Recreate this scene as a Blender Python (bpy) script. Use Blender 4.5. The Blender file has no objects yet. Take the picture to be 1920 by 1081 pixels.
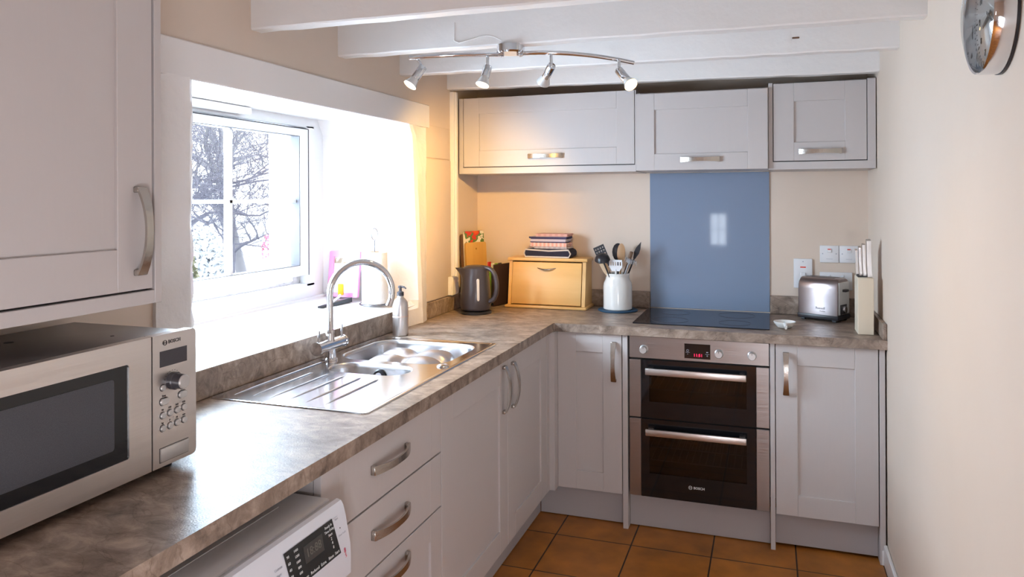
import bpy, bmesh, math, random
from mathutils import Vector, Matrix
S = bpy.context.scene
COL = S.collection
PI = math.pi
rad = math.radians

# ------------------------------------------------------------------ camera
F_PX, V0 = 1394.19, 369.95
cam_d = bpy.data.cameras.new('camera'); cam = bpy.data.objects.new('camera', cam_d); COL.objects.link(cam)
cam_d.sensor_width = 36.0; cam_d.sensor_fit = 'HORIZONTAL'; cam_d.lens = 36.0 * F_PX / 1920.0
cam_d.shift_y = -(540.5 - V0) / 1920.0
cam_d.clip_start = 0.05; cam_d.clip_end = 200
_a, _b, _c = rad(19.1421), rad(0.0332), rad(-0.2571)
_f = Vector((-math.sin(_a) * math.cos(_b), math.cos(_a) * math.cos(_b), math.sin(_b)))
_r = Vector((math.cos(_a), math.sin(_a), 0)); _u = _r.cross(_f)
_r2 = _r * math.cos(_c) + _u * math.sin(_c); _u2 = -_r * math.sin(_c) + _u * math.cos(_c)
M = Matrix((_r2, _u2, -_f)).transposed().to_4x4(); M.translation = Vector((0.9444, -3.2978, 1.4867))
cam.matrix_world = M
S.camera = cam

# ------------------------------------------------------------------ world, light, exposure
S.view_settings.view_transform = 'Standard'
S.view_settings.look = 'None'
S.view_settings.exposure = 0.36
S.view_settings.gamma = 1.0
S.view_settings.use_curve_mapping = False
w = bpy.data.worlds.new('world'); S.world = w; w.use_nodes = True
wn = w.node_tree.nodes; wl = w.node_tree.links
bg = wn['Background']; bg.inputs[1].default_value = 4.2
tc = wn.new('ShaderNodeTexCoord'); nz = wn.new('ShaderNodeTexNoise'); nz.inputs['Scale'].default_value = 2.5
cr = wn.new('ShaderNodeValToRGB'); cr.color_ramp.elements[0].color = (0.80, 0.89, 1.0, 1); cr.color_ramp.elements[1].color = (1.0, 1.0, 1.0, 1)
cr.color_ramp.elements[0].position = .35; cr.color_ramp.elements[1].position = .6
wl.new(tc.outputs['Generated'], nz.inputs['Vector']); wl.new(nz.outputs['Fac'], cr.inputs['Fac']); wl.new(cr.outputs['Color'], bg.inputs[0])

def area(name, loc, direction, sx, sy, power, color, portal=False, spread=PI):
    d = bpy.data.lights.new(name, 'AREA'); d.shape = 'RECTANGLE'; d.size = sx; d.size_y = sy
    d.energy = power; d.color = color; d.spread = spread
    o = bpy.data.objects.new(name, d); COL.objects.link(o); o.location = loc
    o.rotation_euler = Vector(direction).to_track_quat('-Z', 'Y').to_euler()
    if portal: d.cycles.is_portal = True
    return o
area('added_right_fill', (1.365, -3.75, 0.62), (-1, 0.45, -0.05), 0.80, 0.85, 44, (0.88, 0.92, 1.0))  # fill light added behind the camera; its glazed door is invented
# daylight coming in at the kitchen window (left) and at the rear wall window; the side light is added fill
area('window_daylight', (-1.16, -1.02, 1.50), (1, 0.30, -0.50), 0.92, 0.60, 57, (0.66, 0.84, 1.0))
area('added_left_fill', (-1.10, -4.22, 1.50), (1, 0.12, -0.10), 0.95, 0.90, 5, (0.80, 0.89, 1.0))  # added fill from the left; its side window is invented
area('rear_window_daylight', (0.31, -5.45, 1.07), (0.0, 1, 0), 0.20, 0.40, 0.45, (0.93, 0.95, 1.0))

# ------------------------------------------------------------------ materials
def mat(name, col, rough=.5, metal=0., spec=.5, noise=None, bump=0., bscale=40., coat=0., aniso=0., emit=None, trans=0., ior=1.45, alpha=1., stretch=None):
    m = bpy.data.materials.new(name); m.use_nodes = True
    n = m.node_tree.nodes; l = m.node_tree.links; b = n['Principled BSDF']
    b.inputs['Base Color'].default_value = (*col, 1); b.inputs['Roughness'].default_value = rough
    b.inputs['Metallic'].default_value = metal; b.inputs['Specular IOR Level'].default_value = spec
    b.inputs['Coat Weight'].default_value = coat; b.inputs['IOR'].default_value = ior
    b.inputs['Transmission Weight'].default_value = trans; b.inputs['Alpha'].default_value = alpha
    if emit: b.inputs['Emission Color'].default_value = (*emit[0], 1); b.inputs['Emission Strength'].default_value = emit[1]
    tex = None
    if noise or bump:
        t = n.new('ShaderNodeTexCoord'); mp = n.new('ShaderNodeMapping'); l.new(t.outputs['Object'], mp.inputs[0])
        if stretch: mp.inputs['Scale'].default_value = stretch
    if noise:   # (scale, colour2, low, high)
        x = n.new('ShaderNodeTexNoise'); x.inputs['Scale'].default_value = noise[0]; x.inputs['Detail'].default_value = 6
        l.new(mp.outputs[0], x.inputs['Vector'])
        r = n.new('ShaderNodeValToRGB'); r.color_ramp.elements[0].position = noise[2]; r.color_ramp.elements[1].position = noise[3]
        r.color_ramp.elements[0].color = (*col, 1); r.color_ramp.elements[1].color = (*noise[1], 1)
        l.new(x.outputs['Fac'], r.inputs['Fac']); l.new(r.outputs['Color'], b.inputs['Base Color'])
    if bump:
        x = n.new('ShaderNodeTexNoise'); x.inputs['Scale'].default_value = bscale; x.inputs['Detail'].default_value = 4
        l.new(mp.outputs[0], x.inputs['Vector'])
        bp = n.new('ShaderNodeBump'); bp.inputs['Strength'].default_value = bump; bp.inputs['Distance'].default_value = .01
        l.new(x.outputs['Fac'], bp.inputs['Height']); l.new(bp.outputs['Normal'], b.inputs['Normal'])
    return m

WALL = mat('magnolia wall paint', (.72, .595, .50), .55, noise=(1.5, (.685, .56, .46), .3, .7), bump=.12, bscale=9)
WHITEP = mat('white gloss paint', (.86, .83, .815), .32, bump=.35, bscale=14, coat=.2)
LINTELP = mat('white lintel paint', (.84, .80, .79), .26, bump=.10, bscale=10, coat=.3)
PLASTER = mat('white rough plaster', (.86, .82, .81), .38, bump=.6, bscale=22, coat=.2)
CEIL = mat('white ceiling', (.82, .80, .79), .7, bump=.2, bscale=12)
UPVC = mat('white upvc', (.85, .85, .87), .28)
CAB = mat('grey painted wood', (.56, .515, .505), .42, bump=.06, bscale=60, stretch=(1, 1, .1))
CABIN = mat('grey board', (.50, .465, .46), .5)
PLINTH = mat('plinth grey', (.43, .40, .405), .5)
DARKGAP = mat('dark seal and gap shade', (.05, .045, .05), .6)  # rubber seal colour, also painted in as shade for gaps, slots and holes
NICKEL = mat('brushed nickel', (.50, .46, .42), .27, 1., bump=.05, bscale=120)
CHROME = mat('chrome', (.72, .73, .76), .07, 1.)
BRUSHED = mat('brushed steel', (.56, .54, .53), .30, 1., bump=.10, bscale=60, stretch=(1, .02, 1))
STEELX = mat('oven steel', (.40, .38, .38), .30, 1., noise=(3, (.33, .30, .29), .3, .75), bump=.06, bscale=80, stretch=(.05, 1, 1))
SINKST = mat('sink steel', (.66, .66, .68), .16, 1., bump=.03, bscale=30)
BOWLST = mat('sink bowl steel', (.60, .60, .62), .26, 1.)
MWSTEEL = mat('microwave steel', (.76, .71, .69), .33, 1., noise=(6, (.68, .63, .60), .3, .75), bump=.08, bscale=50, stretch=(1, .04, 1))
MWBODY = mat('microwave grey casing', (.20, .175, .165), .36, .6)
BLACKGL = mat('black glass', (.008, .008, .010), .05, 0, .6)
MESHGL = mat('perforated screen', (.07, .07, .08), .25, 0, .5, noise=(900, (.05, .05, .06), .4, .6))
BLACKPL = mat('black plastic', (.022, .021, .026), .33)
DARKGREY = mat('dark grey display', (.055, .05, .058), .25)
BUTTON = mat('silver button', (.60, .58, .57), .35, .6)
PRINTD = mat('dark print', (.05, .04, .04), .5)
PRINTW = mat('white print', (.75, .75, .75), .5)
PRINTG = mat('grey print', (.45, .46, .52), .5)
PRINTR = mat('red print', (.65, .03, .10), .5)
LCDP = mat('lcd segments', (.16, .15, .13), .5)
LCDB = mat('lcd screen', (.055, .05, .048), .3)
REDLED = mat('red led digits', (.6, .0, .03), .5, emit=((1, .02, .10), 2.0))
WM_W = mat('white enamel', (.74, .75, .82), .22, coat=.3)
WM_TOP = mat('pale lid', (.60, .57, .57), .35)
HOBGL = mat('hob glass', (.012, .013, .018), .06, 0, .55)
BLUEGL = mat('blue splash glass', (.22, .285, .40), .05, 0, .5, coat=.6)
CERAMIC = mat('white ceramic', (.80, .78, .75), .12, coat=.4)
PAPER = mat('kitchen paper', (.86, .84, .83), .9, bump=.3, bscale=90)
PINK = mat('pink plastic', (.86, .33, .60), .4)
ORANGE = mat('orange plastic', (.95, .33, .01), .4)
TRIVET = mat('navy silicone', (.02, .075, .15), .5)
PLATE = mat('white switch plate', (.80, .79, .81), .3)
NEON = mat('red rocker', (.8, .07, .04), .4)
WOODL = mat('pale beech', (.76, .48, .20), .38, noise=(7, (.66, .38, .13), .35, .7), stretch=(.12, 1, 1.4))
WOODK = mat('cream wood', (.80, .70, .56), .42, noise=(5, (.74, .62, .47), .35, .7), stretch=(1, 1, .12))
WOODB = mat('bamboo', (.66, .38, .10), .4, noise=(9, (.56, .30, .07), .35, .65), stretch=(1.6, 1, .08))
WOODD = mat('dark wood', (.16, .075, .035), .5, noise=(12, (.10, .05, .025), .3, .7))
WOODM = mat('spoon wood', (.42, .24, .12), .55)
WOODP = mat('light spoon wood', (.66, .47, .30), .55)
LAMPGL = mat('lamp reflector glass', (.75, .72, .70), .08, .3)
LAMPON = mat('lit lamp face', (1, .8, .5), .4, emit=((1.0, .62, .22), 14.0))
LAMPDIM = mat('dim lit lamp face', (1, .85, .6), .4, emit=((1.0, .74, .42), 3.0))
STONE = mat('pale harled stone', (.70, .66, .66), .9, noise=(30, (.58, .54, .54), .35, .65), bump=.8, bscale=50)
BARK = mat('grey bark', (.13, .13, .165), .9)
BARK2 = mat('lichen bark', (.20, .20, .22), .9)
SNOW = mat('frosted ground', (.62, .66, .70), .9, noise=(2, (.35, .38, .33), .45, .7))
BUSH = mat('pale bush', (.72, .76, .80), .9)
BUSHG = mat('brown green bush', (.20, .20, .12), .9)
BERRY = mat('pink blossom', (.70, .22, .32), .8)
FELT = mat('navy cotton', (.025, .024, .045), .95, bump=.4, bscale=200)
FELTW = mat('cream cotton', (.62, .56, .53), .95, bump=.4, bscale=200)

def glass_mat(name, tint, mixf):
    m = bpy.data.materials.new(name); m.use_nodes = True; n = m.node_tree.nodes; l = m.node_tree.links
    n.remove(n['Principled BSDF']); t = n.new('ShaderNodeBsdfTransparent'); t.inputs[0].default_value = (*tint, 1)
    g = n.new('ShaderNodeBsdfGlossy'); g.inputs['Roughness'].default_value = .02
    x = n.new('ShaderNodeMixShader'); x.inputs[0].default_value = mixf
    l.new(t.outputs[0], x.inputs[1]); l.new(g.outputs[0], x.inputs[2]); l.new(x.outputs[0], n['Material Output'].inputs[0])
    return m
PANE = glass_mat('window glass', (.97, .985, 1.0), .04)
OVENGL = glass_mat('oven window glass', (.32, .32, .34), .05)
DOME = glass_mat('clock glass', (.85, .87, .88), .14)

def laminate():
    m = bpy.data.materials.new('stone laminate'); m.use_nodes = True; n = m.node_tree.nodes; l = m.node_tree.links; b = n['Principled BSDF']
    t = n.new('ShaderNodeTexCoord'); mp = n.new('ShaderNodeMapping'); mp.inputs['Rotation'].default_value = (.3, .2, .5); mp.inputs['Scale'].default_value = (1, 1.6, 1.3)
    l.new(t.outputs['Object'], mp.inputs[0])
    a = n.new('ShaderNodeTexNoise'); a.inputs['Scale'].default_value = 13; a.inputs['Detail'].default_value = 9; a.inputs['Roughness'].default_value = .68; a.inputs['Distortion'].default_value = .5
    l.new(mp.outputs[0], a.inputs['Vector'])
    r = n.new('ShaderNodeValToRGB'); e = r.color_ramp.elements
    e[0].position = .28; e[0].color = (.10, .068, .053, 1); e[1].position = .74; e[1].color = (.54, .42, .34, 1)
    k = e.new(.5); k.color = (.29, .215, .168, 1)
    l.new(a.outputs['Fac'], r.inputs[0])
    v = n.new('ShaderNodeTexNoise'); v.inputs['Scale'].default_value = 6; v.inputs['Detail'].default_value = 5; v.inputs['Distortion'].default_value = 1.2
    l.new(mp.outputs[0], v.inputs['Vector'])
    vr = n.new('ShaderNodeValToRGB'); ve = vr.color_ramp.elements
    ve[0].position = .485; ve[0].color = (1, 1, 1, 1); ve[1].position = .515; ve[1].color = (1, 1, 1, 1)
    kk = ve.new(.5); kk.color = (.62, .58, .56, 1)
    l.new(v.outputs['Fac'], vr.inputs[0])
    mx = n.new('ShaderNodeMix'); mx.data_type = 'RGBA'; mx.blend_type = 'MULTIPLY'; mx.inputs[0].default_value = .8
    l.new(r.outputs[0], mx.inputs[6]); l.new(vr.outputs[0], mx.inputs[7]); l.new(mx.outputs[2], b.inputs['Base Color'])
    b.inputs['Roughness'].default_value = .38; b.inputs['Specular IOR Level'].default_value = .42
    bn = n.new('ShaderNodeTexNoise'); bn.inputs['Scale'].default_value = 260
    l.new(t.outputs['Object'], bn.inputs['Vector'])
    bu = n.new('ShaderNodeBump'); bu.inputs['Strength'].default_value = .22; bu.inputs['Distance'].default_value = .002
    l.new(bn.outputs['Fac'], bu.inputs['Height']); l.new(bu.outputs['Normal'], b.inputs['Normal'])
    return m
LAM = laminate()

def tiles():
    m = bpy.data.materials.new('terracotta tiles'); m.use_nodes = True; n = m.node_tree.nodes; l = m.node_tree.links; b = n['Principled BSDF']
    g = n.new('ShaderNodeNewGeometry'); mp = n.new('ShaderNodeMapping'); mp.inputs['Location'].default_value = (-.044, .128, 0)
    l.new(g.outputs['Position'], mp.inputs[0])
    br = n.new('ShaderNodeTexBrick'); br.offset = 0; br.squash = 1
    br.inputs['Scale'].default_value = 1; br.inputs['Brick Width'].default_value = .332; br.inputs['Row Height'].default_value = .335
    br.inputs['Mortar Size'].default_value = .0035; br.inputs['Mortar Smooth'].default_value = .3
    br.inputs['Color1'].default_value = (.47, .17, .026, 1); br.inputs['Color2'].default_value = (.52, .195, .034, 1); br.inputs['Mortar'].default_value = (.035, .018, .010, 1)
    l.new(mp.outputs[0], br.inputs['Vector'])
    nz = n.new('ShaderNodeTexNoise'); nz.inputs['Scale'].default_value = 7; nz.inputs['Detail'].default_value = 6; l.new(g.outputs['Position'], nz.inputs['Vector'])
    rr = n.new('ShaderNodeValToRGB'); rr.color_ramp.elements[0].color = (.62, .60, .58, 1); rr.color_ramp.elements[1].color = (1.15, 1.12, 1.1, 1)
    rr.color_ramp.elements[0].position = .3; rr.color_ramp.elements[1].position = .7; l.new(nz.outputs['Fac'], rr.inputs[0])
    mx = n.new('ShaderNodeMix'); mx.data_type = 'RGBA'; mx.blend_type = 'MULTIPLY'; mx.inputs[0].default_value = 1
    l.new(br.outputs['Color'], mx.inputs[6]); l.new(rr.outputs[0], mx.inputs[7]); l.new(mx.outputs[2], b.inputs['Base Color'])
    b.inputs['Roughness'].default_value = .42
    bu = n.new('ShaderNodeBump'); bu.inputs['Strength'].default_value = .5; bu.inputs['Distance'].default_value = .003; bu.invert = True
    l.new(br.outputs['Fac'], bu.inputs['Height']); l.new(bu.outputs['Normal'], b.inputs['Normal'])
    return m
TILES = tiles()

def check_mat(name, c1, c2, c3, sc, axis='both'):
    m = bpy.data.materials.new(name); m.use_nodes = True; n = m.node_tree.nodes; l = m.node_tree.links; b = n['Principled BSDF']; b.inputs['Roughness'].default_value = .95
    t = n.new('ShaderNodeTexCoord'); wv = n.new('ShaderNodeTexWave'); wv.inputs['Scale'].default_value = sc; wv.bands_direction = 'X'; l.new(t.outputs['Object'], wv.inputs[0])
    w2 = n.new('ShaderNodeTexWave'); w2.inputs['Scale'].default_value = sc * (1 if axis == 'both' else 1.4); w2.bands_direction = 'Z' if axis != 'both' else 'Y'; l.new(t.outputs['Object'], w2.inputs[0])
    r1 = n.new('ShaderNodeValToRGB'); r1.color_ramp.elements[0].position = .45; r1.color_ramp.elements[1].position = .55
    r1.color_ramp.elements[0].color = (*c1, 1); r1.color_ramp.elements[1].color = (*c2, 1)
    r2 = n.new('ShaderNodeValToRGB'); r2.color_ramp.elements[0].position = .7; r2.color_ramp.elements[1].position = .78
    r2.color_ramp.elements[0].color = (1, 1, 1, 1); r2.color_ramp.elements[1].color = (*c3, 1)
    l.new((wv if axis == 'both' else w2).outputs[1 if False else 'Fac'], r1.inputs[0]); l.new((w2 if axis == 'both' else wv).outputs['Fac'], r2.inputs[0])
    mx = n.new('ShaderNodeMix'); mx.data_type = 'RGBA'; mx.blend_type = 'MULTIPLY'; mx.inputs[0].default_value = .8 if axis == 'both' else .15
    l.new(r1.outputs[0], mx.inputs[6]); l.new(r2.outputs[0], mx.inputs[7]); l.new(mx.outputs[2], b.inputs['Base Color'])
    return m
PINKCHK = check_mat('pink check cotton', (.68, .34, .28), (.74, .52, .46), (.9, .35, .30), 14)
PINKPL = check_mat('faded pink cotton', (.60, .36, .33), (.66, .44, .40), (.85, .75, .78), 10)
NAVYSTR = check_mat('navy stripe cotton', (.045, .04, .10), (.50, .44, .50), (.9, .9, .9), 9, 'z')
GREYCL = check_mat('grey cotton', (.42, .36, .37), (.50, .44, .45), (.8, .75, .75), 11)

def floral():
    m = bpy.data.materials.new('floral print'); m.use_nodes = True; n = m.node_tree.nodes; l = m.node_tree.links; b = n['Principled BSDF']; b.inputs['Roughness'].default_value = .25
    t = n.new('ShaderNodeTexCoord')
    v = n.new('ShaderNodeTexVoronoi'); v.inputs['Scale'].default_value = 15; l.new(t.outputs['Object'], v.inputs['Vector'])
    r = n.new('ShaderNodeValToRGB'); r.color_ramp.interpolation = 'CONSTANT'; e = r.color_ramp.elements
    e[0].position = 0; e[0].color = (.75, .10, .01, 1); e[1].position = .34; e[1].color = (.62, .045, .02, 1)
    for p, c in ((.48, (.12, .20, .05, 1)), (.62, (.78, .70, .55, 1))): k = e.new(p); k.color = c
    nz = n.new('ShaderNodeTexNoise'); nz.inputs['Scale'].default_value = 40; nz.inputs['Detail'].default_value = 3; l.new(t.outputs['Object'], nz.inputs['Vector'])
    ad = n.new('ShaderNodeMath'); ad.operation = 'MULTIPLY_ADD'; ad.inputs[1].default_value = .7; l.new(nz.outputs['Fac'], ad.inputs[0]); l.new(v.outputs['Distance'], ad.inputs[2])
    sb = n.new('ShaderNodeMath'); sb.operation = 'SUBTRACT'; sb.inputs[1].default_value = .25; l.new(ad.outputs[0], sb.inputs[0])
    l.new(sb.outputs[0], r.inputs[0]); l.new(r.outputs[0], b.inputs['Base Color'])
    return m
FLORAL = floral()

# ------------------------------------------------------------------ mesh helpers
ORG = {}
class MB:
    def __init__(s): s.v = []; s.f = []
    def add(s, vs, fs, M=None):
        k = len(s.v)
        s.v += [tuple(M @ Vector(p)) if M else tuple(p) for p in vs]
        s.f += [tuple(i + k for i in f) for f in fs]
        return s
    def bm(s, bm, M=None):
        bm.verts.ensure_lookup_table(); bm.verts.index_update()
        s.add([v.co.copy() for v in bm.verts], [[v.index for v in f.verts] for f in bm.faces], M); bm.free(); return s
    def box(s, x0, x1, y0, y1, z0, z1, bev=0., seg=1, M=None):
        x0, x1 = min(x0, x1), max(x0, x1); y0, y1 = min(y0, y1), max(y0, y1); z0, z1 = min(z0, z1), max(z0, z1)
        b = bmesh.new(); bmesh.ops.create_cube(b, size=1)
        for v in b.verts: v.co = Vector((x0 + (v.co.x + .5) * (x1 - x0), y0 + (v.co.y + .5) * (y1 - y0), z0 + (v.co.z + .5) * (z1 - z0)))
        if bev: bmesh.ops.bevel(b, geom=list(b.edges), offset=min(bev, .45 * min(x1 - x0, y1 - y0, z1 - z0)), segments=seg, affect='EDGES', profile=.5)
        return s.bm(b, M)
    def loft(s, loops, cap0=True, cap1=True, closed=False, M=None):
        n = len(loops[0]); vs = [p for L in loops for p in L]; fs = []
        m = len(loops)
        for i in range(m if closed else m - 1):
            for j in range(n):
                a = i * n + j; b_ = i * n + (j + 1) % n; c = ((i + 1) % m) * n + (j + 1) % n; d = ((i + 1) % m) * n + j
                fs.append((a, b_, c, d))
        if not closed:
            if cap0: fs.append(tuple(range(n))[::-1])
            if cap1: fs.append(tuple((m - 1) * n + j for j in range(n)))
        return s.add(vs, fs, M)
    def lathe(s, prof, seg=32, M=None, cap=True):
        loops = [[(r * math.cos(2 * PI * j / seg), r * math.sin(2 * PI * j / seg), z) for j in range(seg)] for r, z in prof]
        return s.loft(loops, cap, cap, M=M)
    def cyl(s, p0, p1, r0, r1=None, seg=20, cap=True):
        return s.tube([p0, p1], [r0, r0 if r1 is None else r1], seg, cap)
    def tube(s, pts, r, seg=12, cap=True, closed=False, flat=None):
        pts = [Vector(p) for p in pts]; n = len(pts)
        rs = r if isinstance(r, (list, tuple)) else [r] * n
        loops = []; up = None
        for i, p in enumerate(pts):
            if closed: t = (pts[(i + 1) % n] - pts[i - 1]).normalized()
            else: t = (pts[min(i + 1, n - 1)] - pts[max(i - 1, 0)]).normalized()
            if up is None:
                a = Vector((0, 0, 1)) if abs(t.z) < .9 else Vector((1, 0, 0)); up = (a - t * a.dot(t)).normalized()
            else:
                up = (up - t * up.dot(t)); up = up.normalized() if up.length > 1e-6 else Vector((1, 0, 0))
            sd = t.cross(up)
            fx = flat[i] if flat else 1
            loops.append([tuple(p + up * math.cos(2 * PI * j / seg) * rs[i] + sd * math.sin(2 * PI * j / seg) * rs[i] * fx) for j in range(seg)])
        return s.loft(loops, cap, cap, closed)
    def prism(s, poly, z0, z1, M=None):
        n = len(poly)
        vs = [(x, y, z0) for x, y in poly] + [(x, y, z1) for x, y in poly]
        fs = [tuple(range(n))[::-1], tuple(range(n, 2 * n))] + [(i, (i + 1) % n, n + (i + 1) % n, n + i) for i in range(n)]
        return s.add(vs, fs, M)
    def sphere(s, c, rx, ry=None, rz=None, u=20, v=12, M=None):
        ry = rx if ry is None else ry; rz = rx if rz is None else rz
        b = bmesh.new(); bmesh.ops.create_uvsphere(b, u_segments=u, v_segments=v, radius=1)
        for q in b.verts: q.co = Vector((c[0] + q.co.x * rx, c[1] + q.co.y * ry, c[2] + q.co.z * rz))
        return s.bm(b, M)
    def plate(s, outer, holes, z0, z1, M=None):      # flat plate with holes, thickness z0..z1
        b = bmesh.new(); es = []
        for L in [outer] + holes:
            vv = [b.verts.new((x, y, z1)) for x, y in L]
            es += [b.edges.new((vv[i], vv[(i + 1) % len(vv)])) for i in range(len(vv))]
        bmesh.ops.triangle_fill(b, use_beauty=True, use_dissolve=False, edges=es)
        if z0 != z1:
            r = bmesh.ops.extrude_face_region(b, geom=list(b.faces))
            for g in r['geom']:
                if isinstance(g, bmesh.types.BMVert): g.co.z = z0
        return s.bm(b, M)
    def build(s, name, m, parent=None, origin=None, smooth=True, angle=35, label=None, local=False):
        o_ = Vector(origin) if origin else (ORG.get(parent.name, Vector()) if (parent and not local) else Vector())
        me = bpy.data.meshes.new(name)
        me.from_pydata([tuple(Vector(p) - o_) for p in s.v], [], s.f); me.update()
        b = bmesh.new(); b.from_mesh(me); bmesh.ops.recalc_face_normals(b, faces=b.faces); b.to_mesh(me); b.free()
        for p in me.polygons: p.use_smooth = smooth
        if smooth: me.set_sharp_from_angle(angle=rad(angle))
        me.materials.append(m)
        ob = bpy.data.objects.new(name, me); COL.objects.link(ob)
        if parent: ob.parent = parent
        else: ob.location = o_
        ORG[ob.name] = o_
        if label: ob['label'] = label
        return ob

def thing(name, label, cat, loc, group=None, rot=None):
    o = bpy.data.objects.new(name, None); COL.objects.link(o); o.location = loc; o.empty_display_size = .05
    ORG[o.name] = Vector(loc)
    if rot: o.rotation_euler = rot
    return tag(o, label, cat, group)
def tag(o, label, cat, group=None, kind=None):
    o['label'] = label; o['category'] = cat
    if group: o['group'] = group
    if kind: o['kind'] = kind
    return o
def struct(name, mb, m, parent=None, label=None, cat=None, **k):
    o = mb.build(name, m, parent, **k)
    if not parent:
        o['kind'] = 'structure'
        if label: o['label'] = label
        if cat: o['category'] = cat
    return o
def FR(o, ex, ey, ez):
    m = Matrix((Vector(ex), Vector(ey), Vector(ez))).transposed().to_4x4(); m.translation = Vector(o); return m
def text(body, size, m, parent, name, M, align='CENTER', ext=.0004, bold=0.):
    c = bpy.data.curves.new('t', 'FONT'); c.body = body; c.size = size; c.align_x = align; c.align_y = 'CENTER'; c.extrude = ext; c.offset = bold
    c.resolution_u = 2
    o = bpy.data.objects.new('t', c); COL.objects.link(o); bpy.context.view_layer.update()
    me = bpy.data.meshes.new_from_object(o.evaluated_get(bpy.context.evaluated_depsgraph_get()))
    mb = MB().add([v.co.copy() for v in me.vertices], [tuple(p.vertices) for p in me.polygons], M)
    bpy.data.objects.remove(o); bpy.data.curves.remove(c); bpy.data.meshes.remove(me)
    return mb.build(name, m, parent, smooth=False) if name else mb
def rrect(x0, x1, y0, y1, r, n=6):
    out = []
    for cx, cy, a in ((x1 - r, y1 - r, 0), (x0 + r, y1 - r, 90), (x0 + r, y0 + r, 180), (x1 - r, y0 + r, 270)):
        for k in range(n + 1):
            t = rad(a + 90 * k / n); out.append((cx + r * math.cos(t), cy + r * math.sin(t)))
    return out

# ------------------------------------------------------------------ room shell
XL, XR, YB, YF, ZC = -.615, 1.385, .60, -5.40, 2.42
struct('floor', MB().box(XL - .8, XR + .2, YF - .2, YB + .2, -.1, 0), TILES, label='brown terracotta tiled kitchen floor with dark grout', cat='floor')
# thick stone wall on the window side, with a splayed opening and a narrower outer opening
wlb = MB()
wlb.box(-1.02, XL, YF - .2, YB + .2, 0, .985).box(-1.02, XL, YF - .2, YB + .2, 1.845, ZC)
wlb.prism([(XL, -3.74), (XL, -1.60), (-1.02, -1.66), (-1.02, -3.74)], .985, 1.845).box(-1.02, XL, YF - .2, -4.70, .985, 1.845).box(-1.02, XL, -4.70, -3.74, .985, 1.04)
wlb.prism([(XL, -.155), (XL, YB + .2), (-1.02, YB + .2), (-1.02, -.335)], .985, 1.845)
struct('wall_left', wlb, WALL, smooth=False, label='warm beige plastered window wall on the left', cat='wall')
wo = MB()
wo.box(-1.14, -1.02, YF - .2, YB + .2, -.3, 1.13).box(-1.14, -1.02, YF - .2, YB + .2, 1.80, 2.8)
wo.box(-1.14, -1.02, -3.72, -1.52, 1.13, 1.80).box(-1.14, -1.02, YF - .2, -4.72, 1.13, 1.80).box(-1.14, -1.02, -.555, YB + .2, 1.13, 1.80)
struct('wall_outer', wo, STONE, smooth=False, label='pale rendered outer face of the window wall', cat='wall')
struct('wall_back', MB().box(XL - .3, XR + .2, YB, YB + .15, 0, ZC), WALL, label='beige back wall behind hob and bread bin', cat='wall')
struct('wall_right', MB().box(XR, XR + .15, YF - .2, YB + .2, 0, ZC), WALL, label='plain beige wall on the right side', cat='wall')
wf = MB()
wf.box(XL - .3, XR + .2, YF - .15, YF, 0, .85).box(XL - .3, XR + .2, YF - .15, YF, 1.28, ZC).box(XL - .3, .20, YF - .15, YF, .85, 1.28).box(.42, XR + .2, YF - .15, YF, .85, 1.28)
struct('wall_front', wf, WALL, label='beige wall behind the camera with a window', cat='wall')
struct('ceiling', MB().box(XL - .8, XR + .2, YF - .2, YB + .2, ZC, ZC + .1), CEIL, label='white ceiling above the painted beams', cat='ceiling')
rw = MB()
for a, b_ in ((.20, .22), (.30, .315), (.40, .42)): rw.box(a, b_, YF - .13, YF - .10, .85, 1.28)
for a, b_ in ((.85, .87), (1.06, 1.075), (1.26, 1.28)): rw.box(.2, .42, YF - .13, YF - .10, a, b_)
r0 = struct('window_2', rw, UPVC, label='white framed window in the wall behind the camera', cat='window')
sw = MB()
for a, b_ in ((-4.70, -4.65), (-4.24, -4.20), (-3.79, -3.74)): sw.box(-1.0, -.95, a, b_, 1.04, 1.845)
for a, b_ in ((1.04, 1.09), (1.42, 1.45), (1.795, 1.845)): sw.box(-1.0, -.95, -4.70, -3.74, a, b_)
struct('added_window', sw, UPVC, label='added white framed window for fill light, left wall behind the camera', cat='window')  # unseen window, added to go with the left fill light
gd = MB()
for q in ((-4.25, -4.17), (-3.33, -3.25)): gd.box(1.372, 1.384, *q, 0, 2.06, .002)
for q in ((0, .18), (1.06, 1.14), (1.98, 2.06)): gd.box(1.372, 1.384, -4.17, -3.33, *q, .002)
struct('added_door', gd, UPVC, label='added white glazed door frame for fill light, right wall behind the camera', cat='door')  # unseen door, added to go with the right fill light
rdm = MB()
for i in range(13): rdm.box(.33 + i * .048, .362 + i * .048, YF + .04, YF + .075, .29, .64, .012, 2)
rdm.box(.325, .945, YF + .03, YF + .045, .28, .65, .003)
tag(rdm.build('radiator', WHITEP, origin=(.63, YF + .05, .28)), 'white ribbed radiator on the wall behind the camera', 'radiator')
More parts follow.
